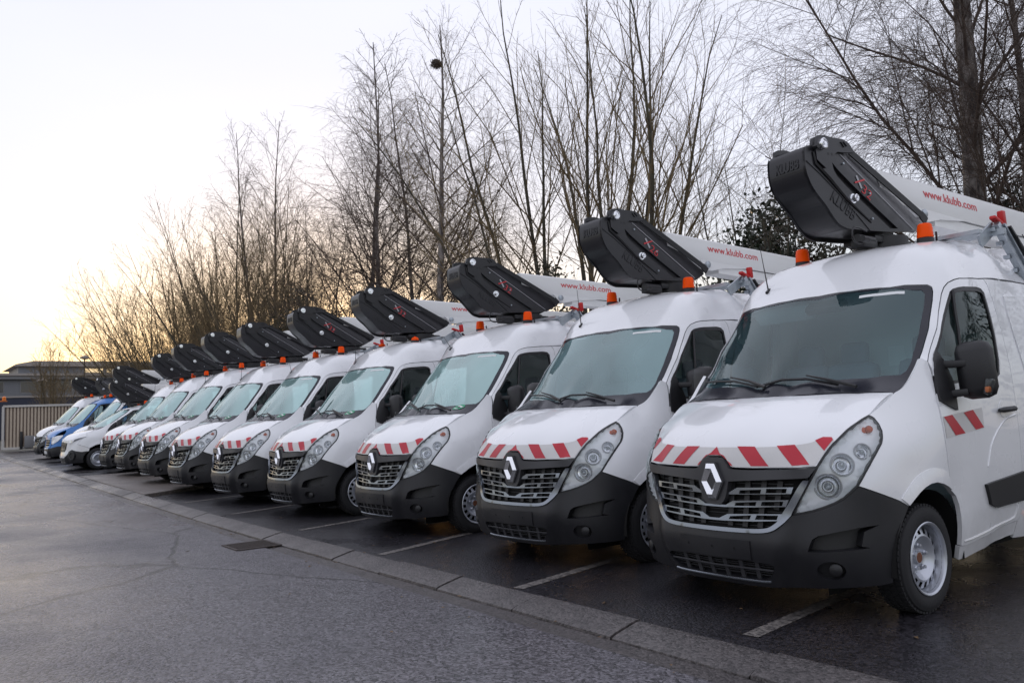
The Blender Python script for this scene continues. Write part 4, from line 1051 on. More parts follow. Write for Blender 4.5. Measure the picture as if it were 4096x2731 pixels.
    bp = n.new('ShaderNodeBump'); bp.inputs['Strength'].default_value = .55; bp.inputs['Distance'].default_value = .011
    wm_ = n.new('ShaderNodeMapRange'); wm_.inputs['To Min'].default_value = 1.0; wm_.inputs['To Max'].default_value = .22
    l.new(mr.outputs[0], wm_.inputs['Value']); hx = n.new('ShaderNodeMath'); hx.operation = 'MULTIPLY'; l.new(h, hx.inputs[0]); l.new(wm_.outputs[0], hx.inputs[1]); h = hx.outputs[0]
    l.new(h, bp.inputs['Height']); l.new(bp.outputs[0], b.inputs['Normal'])
    return mt
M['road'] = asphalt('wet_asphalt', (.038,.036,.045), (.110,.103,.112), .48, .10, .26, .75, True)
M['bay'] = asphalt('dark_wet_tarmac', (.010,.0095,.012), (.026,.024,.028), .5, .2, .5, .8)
M['earth'] = asphalt('damp_ground', (.04,.035,.025), (.06,.055,.04), .6, .9, .3, .4)
M['concrete'] = asphalt('damp_concrete', (.036,.032,.033), (.080,.070,.068), .5, .22, .8, .5)
M['slab'] = asphalt('brown_damp_slab', (.105,.090,.082), (.155,.135,.122), .6, .35, .6, .5)
M['line'], _n, _l, _b = node_mat('worn_white_marking')
_t = _n.new('ShaderNodeTexCoord'); _q = _n.new('ShaderNodeTexNoise'); _q.inputs['Scale'].default_value = 28; _q.inputs['Detail'].default_value = 8; _q.inputs['Roughness'].default_value = .75
_m = _n.new('ShaderNodeMapRange'); _m.inputs['From Min'].default_value = .40; _m.inputs['From Max'].default_value = .58
_x = _n.new('ShaderNodeMix'); _x.data_type = 'RGBA'; _x.inputs['A'].default_value = (.03, .028, .030, 1); _x.inputs['B'].default_value = (.22, .20, .185, 1)
_l.new(_t.outputs['Object'], _q.inputs['Vector']); _l.new(_q.outputs['Fac'], _m.inputs['Value']); _l.new(_m.outputs[0], _x.inputs['Factor']); _l.new(_x.outputs['Result'], _b.inputs['Base Color'])
_b.inputs['Roughness'].default_value = .5

def sheet(name, xs, y0, y1, dz, mtl, parent=None, ny=1):
    V = []; F = []
    for x in xs:
        a, b_ = y0(x), y1(x)
        for k in range(ny+1): V.append((x, a+(b_-a)*k/ny, gz(x)+dz))
    n = ny+1
    for i in range(len(xs)-1):
        for k in range(ny): F.append((i*n+k, (i+1)*n+k, (i+1)*n+k+1, i*n+k+1))
    me = bpy.data.meshes.new(name); me.from_pydata(V, [], F); me.update()
    o = link(name, me, mtl, parent, None)
    bm = bmesh.new(); bm.from_mesh(me); bmesh.ops.recalc_face_normals(bm, faces=bm.faces)
    if bm.faces[0].normal.z < 0: bmesh.ops.reverse_faces(bm, faces=bm.faces)
    bm.to_mesh(me); bm.free()
    return o
XS = [40, 10, 0]+list(range(-2, -60, -2))+[-65, -80, -100, -140, -200, -400, -900]
tag(sheet('ground', [900, 300]+XS, lambda x: -800, lambda x: 900, -.06, M['earth']), kind='structure')
road = tag(sheet('road', XS[:-2], lambda x: -40, lambda x: kerb_y(x)-.46, 0, M['road']), kind='structure')
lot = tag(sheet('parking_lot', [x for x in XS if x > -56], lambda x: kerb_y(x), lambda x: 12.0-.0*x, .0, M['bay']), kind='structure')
# gutter strip and kerb stones
gut = tag(sheet('gutter', [x for x in XS if 6 > x > -56], lambda x: kerb_y(x)-.46, lambda x: kerb_y(x)-.27, -.012, M['concrete']), kind='structure')
kb = tag(sheet('kerb', [x for x in XS if 6 > x > -56], lambda x: kerb_y(x)-.275, lambda x: kerb_y(x)+.002, -.02, M['slab']), kind='structure')
rk = random.Random(5)
x = -.6
while x > -52:
    if -18.2 > x+.2 and x > -23.6 and False: pass
    L = 1.0; x1 = x-L
    ya, yb = kerb_y(x), kerb_y(x1); za, zb = gz(x), gz(x1)
    j = rk.uniform(-.006, .006); gp_ = .007
    prof = [(-.27, -.03), (-.265, .004+j), (-.235, .016+j), (-.05, .058+j), (-.015, .060+j), (.0, .045+j), (.0, -.03)]
    mb = MB()
    V = [(x-gp_, ya+dy, za+dz) for dy, dz in prof]+[(x1+gp_, yb+dy, zb+dz+rk.uniform(-.001, .001)) for dy, dz in prof]; n = len(prof)
    mb.add(V, [(i, i+1, n+i+1, n+i) for i in range(n-1)]+[tuple(range(n)), tuple(range(2*n-1, n-1, -1))])
    o = mb.build('kerb_stone', M['concrete'], kb, 30)
    x = x1
# parking lines
for xa, ya, xb, yb in [(-3.03,4.07,-3.2,5.5), (-5.11,3.98,-5.45,5.5), (-7.45,4.06,-7.95,5.5), (-10.0,4.30,-10.35,5.5), (-12.6,4.33,-13.0,5.5), (-15.1,4.35,-15.5,5.5), (-18.9,4.45,-19.1,6.5), (-21.5,4.5,-21.7,6.5), (-24.6,4.5,-24.8,6.5), (-27.6,4.6,-27.8,6.5), (-30.8,4.65,-31,6.5), (-34.2,4.7,-34.4,6.5), (-38,4.8,-38.2,6.5)]:
    d = Vector((xb-xa, yb-ya, 0)).normalized(); s_ = Vector((-d.y, d.x, 0))*.052
    a, b_ = Vector((xa, ya, 0)), Vector((xb, yb, 0)); V = []
    for p in (a-s_, b_-s_, b_+s_, a+s_): V.append((p.x, p.y, gz(p.x)+.004))
    from_py('parking_line', V, [(0, 1, 2, 3)], M['line'], lot, None)
# raised slab across the bays
sb = MB()
P = [(-16.8,4.10),(-17.15,4.6),(-18.15,5.9),(-18.3,11.5),(-25.2,11.5),(-24.3,4.33)]
V = [(px, py, gz(px)+.07) for px, py in P]+[(px, py-.0, gz(px)-.05) for px, py in P]; n = len(P)
sb.add(V, [tuple(range(n))]+[((i+1) % n, i, n+i, n+(i+1) % n) for i in range(n)])
tag(sb.build('raised_slab', M['slab'], None, 30), kind='structure')
# drain grate
gr = empty('drain_grate', (-9.25, 3.40, 0.004), -.03); tag(gr, 'square dark iron drain grate set in the wet asphalt beside the kerb', 'drain')
mb = MB()
for a, b_ in (((-.27,-.24,.003),(.27,-.24,.003)), ((-.27,.24,.003),(.27,.24,.003)), ((-.27,-.24,.003),(-.27,.24,.003)), ((.27,-.24,.003),(.27,.24,.003))): mb.beam(a, b_, .03, .012)
M['iron'] = mat('rusty_iron', (.035,.024,.02), .55, noise=(30,.3))
mb.build('frame', M['iron'], gr)
mb = MB(); mb.box((0,0,.001), (.52,.46,.003)); mb.build('pit', M['gap'], gr)
for k in range(9):
    mb = MB(); mb.beam((-.23+k*.0575,-.23,.004), (-.23+k*.0575,.23,.004), .022, .01); mb.build('grate_bar', M['iron'], gr)

# fallen leaves and grit washed into the gutter
M['leaf_fallen'] = mat('fallen_leaf', (.14,.085,.04), .7, noise=(8,.5))
mb = MB(); rl = random.Random(8)
for k in range(90):
    x = rl.uniform(-14, -1.5); y = kerb_y(x)-rl.choice((.30, .34, .42, .47, .6, 1.2))+rl.uniform(-.05, .05) if k < 60 else kerb_y(x)+rl.uniform(.1, 1.2)
    z = gz(x)+.006 if k < 60 else gz(x)+.005; a = rl.uniform(0, 6.28); r = rl.uniform(.008, .028)
    c, s_ = math.cos(a)*r, math.sin(a)*r
    mb.add([(x-c, y-s_, z), (x+s_*.5, y-c*.5, z+r*.3), (x+c, y+s_, z), (x-s_*.5, y+c*.5, z+r*.15)], [(0, 1, 2, 3)])
tag(mb.build('leaf_litter', M['leaf_fallen'], None, None), 'small brown leaves scattered along the wet gutter', 'leaves', kind='stuff')

# ------------------------------------------------------------------ gate, building, lamps far left
M['cream'] = mat('cream_cladding', (.55,.46,.36), .5, noise=(3,.08))
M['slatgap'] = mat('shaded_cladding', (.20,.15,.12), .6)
M['gatewhite'] = mat('white_gate_paint', (.62,.60,.57), .5)
M['navy'] = mat('navy_paint', (.010,.014,.045), .5)
M['skyblue'] = mat('light_blue_panel', (.03,.22,.55), .4)
M['clad'] = mat('blue_grey_cladding', (.19,.20,.225), .5, noise=(.8,.15))
M['roofm'] = mat('pale_metal_roof', (.30,.27,.25), .4)
M['darkwall'] = mat('dark_navy_wall', (.020,.024,.045), .6, noise=(1,.2))
M['winglass'] = mat('building_glass', (.05,.05,.06), .08, spec=.8)
M['grey'] = mat('grey_metal', (.20,.20,.21), .45)
A = Vector((-54.0, 5.7, gz(-54)+.05)); Bv = Vector((-53.1, 12.4, gz(-54)+.05)); d = (Bv-A); d.z = 0; L = d.length; d.normalize()
gt = empty('sliding_gate', A, math.atan2(d.y, d.x)); tag(gt, 'cream corrugated sliding gate with a pale frame at the far end of the yard', 'gate')
mb = MB()
for a, b_, w in (((0,0,.06),(0,0,2.5),.22), ((0,0,2.5),(L,0,2.5),.18), ((0,0,.12),(L,0,.12),.26), ((L,0,.06),(L,0,2.5),.22)): mb.beam(a, b_, .12, w, (0,1,0))
mb.build('frame', M['gatewhite'], gt)
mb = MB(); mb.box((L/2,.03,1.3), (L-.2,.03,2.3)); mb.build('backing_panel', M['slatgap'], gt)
mb = MB()
for i in range(int((L-.3)/.17)): mb.box((.22+i*.17,-.01,1.3), (.095,.05,2.25))
o = mb.build('slats', M['cream'], gt); o['kind'] = 'stuff'
mb = MB(); mb.box((1.3,-.28,.45), (.5,.35,.7), bevel=.05); mb.build('gate_motor', M['grey'], gt)
mb = MB(); mb.box((.9,-.25,.55), (.14,.12,1.0), bevel=.02); mb.build('sensor_post', M['black'], gt)
ps = empty('gate_post', A+Vector((.1,-.55,0))); tag(ps, 'dark navy gate post with light blue panels beside the cream gate', 'post')
mb = MB(); mb.box((0,0,1.4), (.3,.3,2.8), bevel=.02); mb.build('column', M['navy'], ps)
for i, (z, m_) in enumerate(((2.35,'skyblue'),(1.9,'gatewhite'),(1.5,'skyblue'),(1.1,'gatewhite'),(.6,'skyblue'))):
    mb = MB(); mb.box((.3,-.55,z), (.06,1.0,.33), bevel=.01); mb.build('panel', M[m_], ps)
mb = MB(); mb.lathe([(.10,2.82),(.10,3.0),(.05,3.04),(0,3.05)], (.25,.55,0), (0,0,1), 14); mb.box((.25,.45,2.78), (.1,.5,.05)); mb.build('warning_lamp', M['side_orange'], ps)
# second storey building behind
bd = empty('office_building', (-100, 25, 0)); tag(bd, 'low blue grey office building with shallow pale roofs behind the gate', 'building')
def face(name, mtl, x0, x1, y0, y1, z0, z1, par=bd, bev=0):
    mb = MB(); mb.box(((x0+x1)/2, (y0+y1)/2, (z0+z1)/2), (abs(x1-x0), abs(y1-y0), z1-z0), bevel=bev); return mb.build(name, mtl, par)
w0 = face('ground_storey', M['darkwall'], -6, 0, -26, 34, 0, 5.5)
w1 = face('wall', M['clad'], -6, -.3, -26, 34, 5.5, 7.45)
face('ledge', M['roofm'], -6.2, .1, -26, 34, 5.45, 5.62)
face('lower_roof', M['roofm'], -9, .5, -26, 34, 7.75, 8.0); face('fascia', M['grey'], -8.9, .3, -26, 34, 7.4, 7.74)
w2 = face('wall', M['clad'], -9, -1.2, -13.0, 34, 8.0, 8.85)
rf = MB(); rf.prism([(-13.6,8.85),(-13.3,9.05),(-11.6,9.42),(34,9.42),(34,8.8)], lambda p: (-.6, p[0], p[1]), lambda p: (-10, p[0], p[1])); rf.build('upper_roof', M['roofm'], bd)
rb_ = random.Random(3)
y = -24.5
while y < 33:
    w = rb_.choice((1.3, 1.7, 2.4))
    f_ = face('window', M['grey'], -.32, -.22, y, y+w, 5.9, 7.2, w1)
    face('window_pane', M['winglass'], -.24, -.20, y+.09, y+w-.09, 6.0, 7.1, w1)
    y += w+rb_.choice((.25, .9, 1.4))
mb = MB()
for z in np.arange(5.75, 7.4, .17): mb.box((-.27, 4, z), (.05, 60, .05))
o = mb.build('cladding_rib', M['grey'], w1); o['kind'] = 'stuff'
M['glowpane'] = mat('sunset_glow_pane', (.5,.45,.35), .3)
_b = M['glowpane'].node_tree.nodes['Principled BSDF']; _b.inputs['Emission Color'].default_value = (1,.72,.38,1); _b.inputs['Emission Strength'].default_value = .55  # emission stands in for sunset showing through these panes, no lamp behind them
for y in (-6.6,-4.3): face('sunset_glow_pane', M['glowpane'], -1.25, -1.16, y, y+1.9, 8.2, 8.65, w2)
for y in (3, 6, 14): face('window_pane', M['winglass'], -1.25, -1.17, y, y+1.4, 8.15, 8.6, w2)
# lamp posts
for (x, y, h, lb) in ((-72, 13.1, 6.6, 'tall street lamp with a wide flat shade before the upper storey'), (-74, 10.4, 4.9, 'shorter street lamp with a pale domed shade before the blue wall')):
    lp = empty('street_lamp', (x, y, gz(x))); tag(lp, lb, 'street lamp', 'street lamps before the office building')
    mb = MB(); mb.lathe([(.07,0),(.05,h)], (0,0,0), (0,0,1), 8); mb.build('pole', M['iron'], lp)
    mb = MB(); mb.lathe([(.06,h-.1),(.38,h),(.32,h+.10),(.08,h+.22),(0,h+.24)], (0,0,0), (0,0,1), 14); mb.build('shade', M['roofm'], lp)

# ------------------------------------------------------------------ trees
def bark(name, c, c2, scale):
    mt, n, l, b = node_mat(name)
    tc_ = n.new('ShaderNodeTexCoord'); mp_ = n.new('ShaderNodeMapping'); mp_.inputs['Scale'].default_value = (1, 1, .35)
    no = n.new('ShaderNodeTexNoise'); no.inputs['Scale'].default_value = scale; no.inputs['Detail'].default_value = 6; no.inputs['Roughness'].default_value = .7
    mx = n.new('ShaderNodeMix'); mx.data_type = 'RGBA'; mx.inputs['A'].default_value = (*c, 1); mx.inputs['B'].default_value = (*c2, 1)
    mr = n.new('ShaderNodeMapRange'); mr.inputs['From Min'].default_value = .42; mr.inputs['From Max'].default_value = .6
    l.new(tc_.outputs['Object'], mp_.inputs['Vector']); l.new(mp_.outputs[0], no.inputs['Vector']); l.new(no.outputs['Fac'], mr.inputs['Value'])
    l.new(mr.outputs[0], mx.inputs['Factor']); l.new(mx.outputs['Result'], b.inputs['Base Color']); b.inputs['Roughness'].default_value = .85
    bp = n.new('ShaderNodeBump'); bp.inputs['Strength'].default_value = .8; bp.inputs['Distance'].default_value = .02
    l.new(no.outputs['Fac'], bp.inputs['Height']); l.new(bp.outputs[0], b.inputs['Normal'])
    return mt
M['bark_birch'] = bark('birch_bark', (.055,.045,.042), (.30,.27,.25), 7)
M['bark_brown'] = bark('brown_bark', (.040,.034,.026), (.085,.075,.045), 9)
M['twig_birch'] = bark('birch_twigs', (.075,.052,.042), (.11,.08,.062), 5)
M['twig_brown'] = bark('brown_twigs', (.125,.088,.045), (.20,.145,.07), 5)
M['leaf_dark'] = mat('evergreen_leaf', (.020,.030,.014), .38, noise=(3,.35))
M['leaf_brown'] = mat('dull_hedge_leaf', (.045,.042,.022), .6, noise=(3,.35))

def np_mesh(name, V, Q, mtl, parent, smooth=True):
    me = bpy.data.meshes.new(name); nq, k = Q.shape
    me.vertices.add(len(V)); me.vertices.foreach_set('co', V.astype(np.float32).ravel())
    me.loops.add(nq*k); me.loops.foreach_set('vertex_index', Q.astype(np.int32).ravel())
    me.polygons.add(nq); me.polygons.foreach_set('loop_start', (np.arange(nq)*k).astype(np.int32))
    me.materials.append(mtl); me.update(calc_edges=True)
    if smooth: me.shade_smooth()
    o = bpy.data.objects.new(name, me); COL.objects.link(o)
    if parent is not None: o.parent = parent
    return o
def tubes(P, R, sides):
    """P [n,k,3] centre lines, R [n,k] radii -> vertices, quads"""
    n, k, _ = P.shape
    T = np.empty_like(P); T[:, 1:-1] = P[:, 2:]-P[:, :-2]; T[:, 0] = P[:, 1]-P[:, 0]; T[:, -1] = P[:, -1]-P[:, -2]
    T /= np.maximum(np.linalg.norm(T, axis=2, keepdims=True), 1e-9)
    D = P[:, -1]-P[:, 0]; ref = np.where(np.abs(D[:, 2:3]) > .8*np.linalg.norm(D, axis=1, keepdims=True), np.array([[1., 0, 0]]), np.array([[0, 0, 1.]]))
    X = np.cross(T, ref[:, None, :]); X /= np.maximum(np.linalg.norm(X, axis=2, keepdims=True), 1e-9); Y = np.cross(T, X)
    a = 2*np.pi*np.arange(sides)/sides
    V = P[:, :, None]+R[:, :, None, None]*(X[:, :, None]*np.cos(a)[None, None, :, None]+Y[:, :, None]*np.sin(a)[None, None, :, None])
    base = (np.arange(n)*k*sides)[:, None, None]; i = np.arange(k-1)[None, :, None]; j = np.arange(sides)[None, None, :]; j2 = (j+1) % sides
    Q = np.stack(np.broadcast_arrays(base+i*sides+j, base+i*sides+j2, base+(i+1)*sides+j2, base+(i+1)*sides+j), -1)
    return V.reshape(-1, 3), Q.reshape(-1, 4)
def line(rg, o, d, L, k, up, wob):
    n = len(o); P = np.empty((n, k, 3)); P[:, 0] = o; d = d/np.linalg.norm(d, axis=1, keepdims=True)
    for i in range(1, k):
        d = d+np.array([0, 0, 1.])*(up/k if np.ndim(up) == 0 else (up/k)[:, None])+rg.normal(0, wob, (n, 3))
        d /= np.linalg.norm(d, axis=1, keepdims=True); P[:, i] = P[:, i-1]+d*(L/(k-1))[:, None]
    return P
def kids(rg, P, R, L, cnt, t0, t1, ang, asd, lfun, rfac, k, up, wob, rmin):
    n, kk, _ = P.shape
    c = np.maximum(1, np.round(cnt*np.clip(L/np.median(L), .35, 2.2)*rg.uniform(.8, 1.2, n))).astype(int)
    idx = np.repeat(np.arange(n), c); m = len(idx)
    within = np.concatenate([np.arange(x) for x in c]); t = t0+(t1-t0)*(within+rg.uniform(0, 1, m))/c[idx]
    f = t*(kk-1); i0 = np.minimum(f.astype(int), kk-2); fr = (f-i0)[:, None]
    o = P[idx, i0]*(1-fr)+P[idx, i0+1]*fr; tan = P[idx, i0+1]-P[idx, i0]; tan /= np.linalg.norm(tan, axis=1, keepdims=True)
    pr = R[idx, i0]*(1-fr[:, 0])+R[idx, i0+1]*fr[:, 0]
    ref = np.where(np.abs(tan[:, 2:3]) > .9, np.array([[1., 0, 0]]), np.array([[0, 0, 1.]]))
    X = np.cross(tan, ref); X /= np.linalg.norm(X, axis=1, keepdims=True); Y = np.cross(tan, X)
    az = within*2.4+rg.uniform(0, 6.28, n)[idx]+rg.normal(0, .5, m)
    a = rg.normal(ang, asd, m)
    d = tan*np.cos(a)[:, None]+(X*np.cos(az)[:, None]+Y*np.sin(az)[:, None])*np.sin(a)[:, None]
    Lc = L[idx]*lfun(t)*rg.uniform(.65, 1.25, m)
    Pc = line(rg, o, d, Lc, k, up, wob)
    r0 = np.maximum(np.minimum(pr*.8, pr*rfac), rmin)
    Rc = r0[:, None]*np.linspace(1, .35, k)[None]; Rc = np.maximum(Rc, rmin*.6)
    return Pc, Rc, Lc
def tree(name, label, loc, H, kind, seed, lean=(0, 0), group='bare trees behind the vans', scale_r=1.0, stems=None, rot=0, fine=1.0, limbs=36, rlimb=.34, rm=1.0):
    rg = np.random.default_rng(seed)
    root = empty(name, loc, rot); tag(root, label, 'tree', group)
    tw, bk_ = ('twig_birch', 'bark_birch') if kind == 'birch' else ('twig_brown', 'bark_brown')
    parts = []
    if kind == 'birch':
        ns = stems or 1
        o = np.array([[.35*i*math.cos(i*2.1), .35*i*math.sin(i*2.1), 0] for i in range(ns)])
        d = np.array([[lean[0]+rg.normal(0, .05)+(.10*(-1)**i if ns > 1 else 0), lean[1]+rg.normal(0, .04), 1.] for i in range(ns)]); L = np.full(ns, H)*rg.uniform(.85, 1, ns); L[0] = H
        P = line(rg, o, d, L, 12, .05, .035); R = (H*.0105*scale_r)*np.linspace(1, .12, 12)[None]**1.0*np.ones((ns, 1))
        P1, R1, L1 = kids(rg, P, R, L, limbs, .22, .99, .80, .16, lambda t: .34*(1.12-t)**.75, rlimb, 7, .28, .07, .009*rm)
        P2, R2, L2 = kids(rg, P1, R1, L1, 8.5, .15, 1.0, .62, .2, lambda t: .48*(1.15-t*.7), .5, 5, -.05, .09, .0042*rm)
        P3, R3, L3 = kids(rg, P2, R2, L2, 4.6*fine, .12, 1.0, .65, .25, lambda t: .62+0*t, .6, 4, -.8, .10, .0028*rm)
        P4, R4, L4 = kids(rg, P3, R3, L3, 2.2*fine, .2, 1.0, .6, .25, lambda t: .62+0*t, .7, 3, -.6, .10, .0022*rm)
        levels = [(P1, R1, 5), (P2, R2, 4), (P3, R3, 3), (P4, R4, 3)]
    elif kind == 'alder':
        ns = stems or 4
        az = np.linspace(0, 6.28, ns, endpoint=False)+rg.uniform(0, 1)
        sp = rg.uniform(.07, .24, ns)
        o = np.stack([.25*np.cos(az), .25*np.sin(az), 0*az], 1); d = np.stack([np.cos(az)*sp+lean[0], np.sin(az)*sp+lean[1], np.ones(ns)], 1)
        L = H*rg.uniform(.82, 1.0, ns); P = line(rg, o, d, L, 11, .06, .06); R = (H*.0072*scale_r)*np.linspace(1, .12, 11)[None]*rg.uniform(.75, 1.1, (ns, 1))
        P1, R1, L1 = kids(rg, P, R, L, 15, .25, .98, .52, .15, lambda t: .42*(1.12-t)**.7, .45, 7, .42, .085, .007*rm)
        P2, R2, L2 = kids(rg, P1, R1, L1, 6, .2, 1.0, .55, .16, lambda t: .42*(1.15-t*.6), .5, 5, .25, .06, .0045*rm)
        P3, R3, L3 = kids(rg, P2, R2, L2, 4.6, .15, 1.0, .6, .2, lambda t: .52+0*t, .6, 4, .12, .07, .003*rm)
        levels = [(P1, R1, 5), (P2, R2, 4), (P3, R3, 3)]
    else:      # hazel-like fan of straight stems from one stool
        ns = stems or 20
        az = rg.uniform(0, 6.28, ns); sp = rg.uniform(.08, .95, ns)
        o = np.stack([.35*np.cos(az), .35*np.sin(az), 0*az], 1); d = np.stack([np.cos(az)*sp+lean[0], np.sin(az)*sp*.7+lean[1], np.ones(ns)], 1)
        L = H*rg.uniform(.78, 1.02, ns)*(1.06-.32*sp); P = line(rg, o, d, L, 9, .42, .05); R = (H*.0045*scale_r)*np.linspace(1, .15, 9)[None]*rg.uniform(.6, 1.15, (ns, 1))
        P1, R1, L1 = kids(rg, P, R, L, 12, .2, .98, .45, .12, lambda t: .34*(1.15-t)**.7, .5, 6, .30, .05, .006*rm)
        P2, R2, L2 = kids(rg, P1, R1, L1, 5.6, .12, 1.0, .58, .15, lambda t: .44*(1.15-t*.5), .55, 4, .2, .06, .0045*rm)
        P3, R3, L3 = kids(rg, P2, R2, L2, 4.0, .1, 1.0, .5, .2, lambda t: .5+0*t, .6, 3, .1, .06, .0035*rm)
        levels = [(P1, R1, 4), (P2, R2, 3), (P3, R3, 3)]
    V, Q = tubes(P, R, 9); np_mesh('trunk', V, Q, M[bk_], root)
    Vs = []; Qs = []; n = 0
    for (p, r, s_) in levels:
        v, q = tubes(p, r, s_); Vs.append(v); Qs.append(q+n); n += len(v)
    np_mesh('crown', np.vstack(Vs), np.vstack(Qs), M[tw], root)
    return root
def recopy(src, label, loc, rot, sc):
    c = dup(src); c.location = loc; c.rotation_euler = (0, 0, rot); c.scale = sc; c['label'] = label; return c
def bush(name, label, loc, size, n, mtl, seed, leaf=.055, stems=True, group='evergreen growth behind the vans'):
    rg = np.random.default_rng(seed); root = empty(name, loc); tag(root, label, 'bush', group)
    nc = max(10, int(n/260)); c = rg.normal(0, 1, (nc, 3)); c /= np.linalg.norm(c, axis=1, keepdims=True); c *= rg.uniform(.25, 1, (nc, 1))**.5
    c = c*np.array(size)*.5+np.array([0, 0, size[2]*.52]); c[:, 2] = np.clip(c[:, 2], .2, None)
    p = c[rg.integers(0, nc, n)]+rg.normal(0, 1, (n, 3))*np.array([.30, .30, .26])*(min(size)/2.6)
    u = rg.normal(0, 1, (n, 3)); u /= np.linalg.norm(u, axis=1, keepdims=True); w = np.cross(u, rg.normal(0, 1, (n, 3))); w /= np.linalg.norm(w, axis=1, keepdims=True)
    s = leaf*rg.uniform(.6, 1.3, (n, 1))
    V = np.stack([p-u*s, p+w*s*.55, p+u*s, p-w*s*.55], 1).reshape(-1, 3); Q = np.arange(4*n).reshape(n, 4)
    o = np_mesh('foliage', V, Q, M[mtl], root, False); o['kind'] = 'stuff'
    if stems:
        m = 14; P = line(rg, rg.normal(0, .15, (m, 3))*[size[0], size[1], 0], np.stack([rg.normal(0, .35, m), rg.normal(0, .3, m), np.ones(m)], 1), np.full(m, size[2]*.95), 6, .1, .08)
        R = .035*np.linspace(1, .3, 6)[None]*np.ones((m, 1))
        P1, R1, L1 = kids(rg, P, R, np.full(m, size[2]*.9), 9, .2, 1, .7, .2, lambda t: .3+0*t, .5, 4, .1, .08, .008)
        V1, Q1 = tubes(P, R, 5); V2, Q2 = tubes(P1, R1, 3); np_mesh('stem', np.vstack([V1, V2]), np.vstack([Q1, Q2+len(V1)]), M['bark_brown'], root)
    return root

G = lambda x, y: (x, y, gz(x))
tree('birch_tree', 'big birch with spreading limbs and drooping twigs above the nearest van at the right edge', G(-5.35,13.2), 13.5, 'birch', 24, (.0,.0), scale_r=1.55, fine=2.3, limbs=24, rlimb=.21)
tree('birch_tree', 'slim pale birch trunk just right of the big birch', G(-4.75,13.8), 12.0, 'birch', 22, (.06,.02), scale_r=.75)
tree('bare_tree', 'small fine-twigged tree in the gap between the tall cluster and the big birch', G(-11.5,16.0), 9.3, 'alder', 31, (.02,0), stems=3, scale_r=.75)
a1 = tree('bare_tree', 'tall many-stemmed tree, rightmost of the tall cluster in the middle', G(-13.3,14.2), 12.8, 'alder', 41, (.03,0), stems=4)
tree('bare_tree', 'tall many-stemmed tree in the centre of the cluster behind the second lift head', G(-14.9,14.0), 13.2, 'alder', 42, (.0,0), stems=4)
tree('bare_tree', 'mossy leaning tree on the left side of the tall cluster', G(-16.0,13.4), 12.3, 'alder', 43, (-.16,0), stems=4, scale_r=1.05)
bn = tree('birch_tree', 'tall birch carrying a round bird nest near its top', G(-21.4,14.0), 14.8, 'birch', 51, (.0,0))
tree('birch_tree', 'thin birch just left of the one with the nest', G(-25.0,15.2), 14.3, 'birch', 52, (.01,0), rm=1.3, scale_r=.7)
b2 = tree('birch_tree', 'twin-trunked birch left of the middle with a wide feathery top', G(-26.0,14.0), 14.8, 'birch', 53, (-.01,0), rm=1.3, stems=2, scale_r=.8)
recopy(b2, 'slender feathery birch rising out of the fan-shaped shrubs on the left', G(-36.3,14.0), 1.9, (.85,.85,1.06))
tree('bare_tree', 'upright bare tree between the twin birch and the left shrubs', G(-31.9,15.0), 11.4, 'alder', 61, (.0,0), stems=3, scale_r=.7, rm=1.3)
h1 = tree('hazel_shrub', 'tall fan of straight bare stems, nearest of the left shrubs', G(-28.9,12.2), 10.0, 'hazel', 71, rm=1.15, lean=(-.24,0))
h2 = tree('hazel_shrub', 'broad fan of bare stems, second of the left shrubs', G(-32.5,12.2), 12.0, 'hazel', 72, rm=1.15, lean=(-.36,0), stems=24)
h3 = tree('hazel_shrub', 'leaning fan of bare stems in the middle of the left shrubs', G(-36.2,12.0), 12.0, 'hazel', 73, rm=1.15, lean=(-.46,-.02), stems=24)
recopy(h1, 'leaning fan of bare stems fourth in the left shrubs', G(-40.0,12.0), .5, (1.12,1.12,1.10))
recopy(h2, 'low leaning fan of bare stems near the left end of the shrubs', G(-44.2,12.0), .35, (1.0,1.0,.82))
recopy(h3, 'last and lowest bare shrub, its twigs hanging out over the yard at the left', G(-48.0,12.2), -.25, (1.05,1.05,.68))
tree('young_tree', 'small bare tree with upright crown in front of the office building', G(-70,10.6), 9.0, 'hazel', 81, (0,0), stems=9, scale_r=1.5, rm=2.2, group='bare trees before the office')
# nest in the fork of the tall birch
rg = np.random.default_rng(9); q = rg.normal(0, 1, (120, 3)); q /= np.linalg.norm(q, axis=1, keepdims=True)
c = q*rg.uniform(.02, .19, (120, 1))**1.0*np.array([1.15, 1, .6]); t_ = np.cross(q, rg.normal(0, 1, (120, 3))); t_ /= np.linalg.norm(t_, axis=1, keepdims=True)
Pn = np.stack([c-t_*.16, c, c+t_*.16], 1); V, Q = tubes(Pn, np.full((120, 3), .007), 3)
nest = np_mesh('bird_nest', V, Q, M['twig_birch'], None); nest.location = (-21.15, 14.0, 12.75); tag(nest, 'round dark bird nest of twigs high in the tall birch', 'nest')
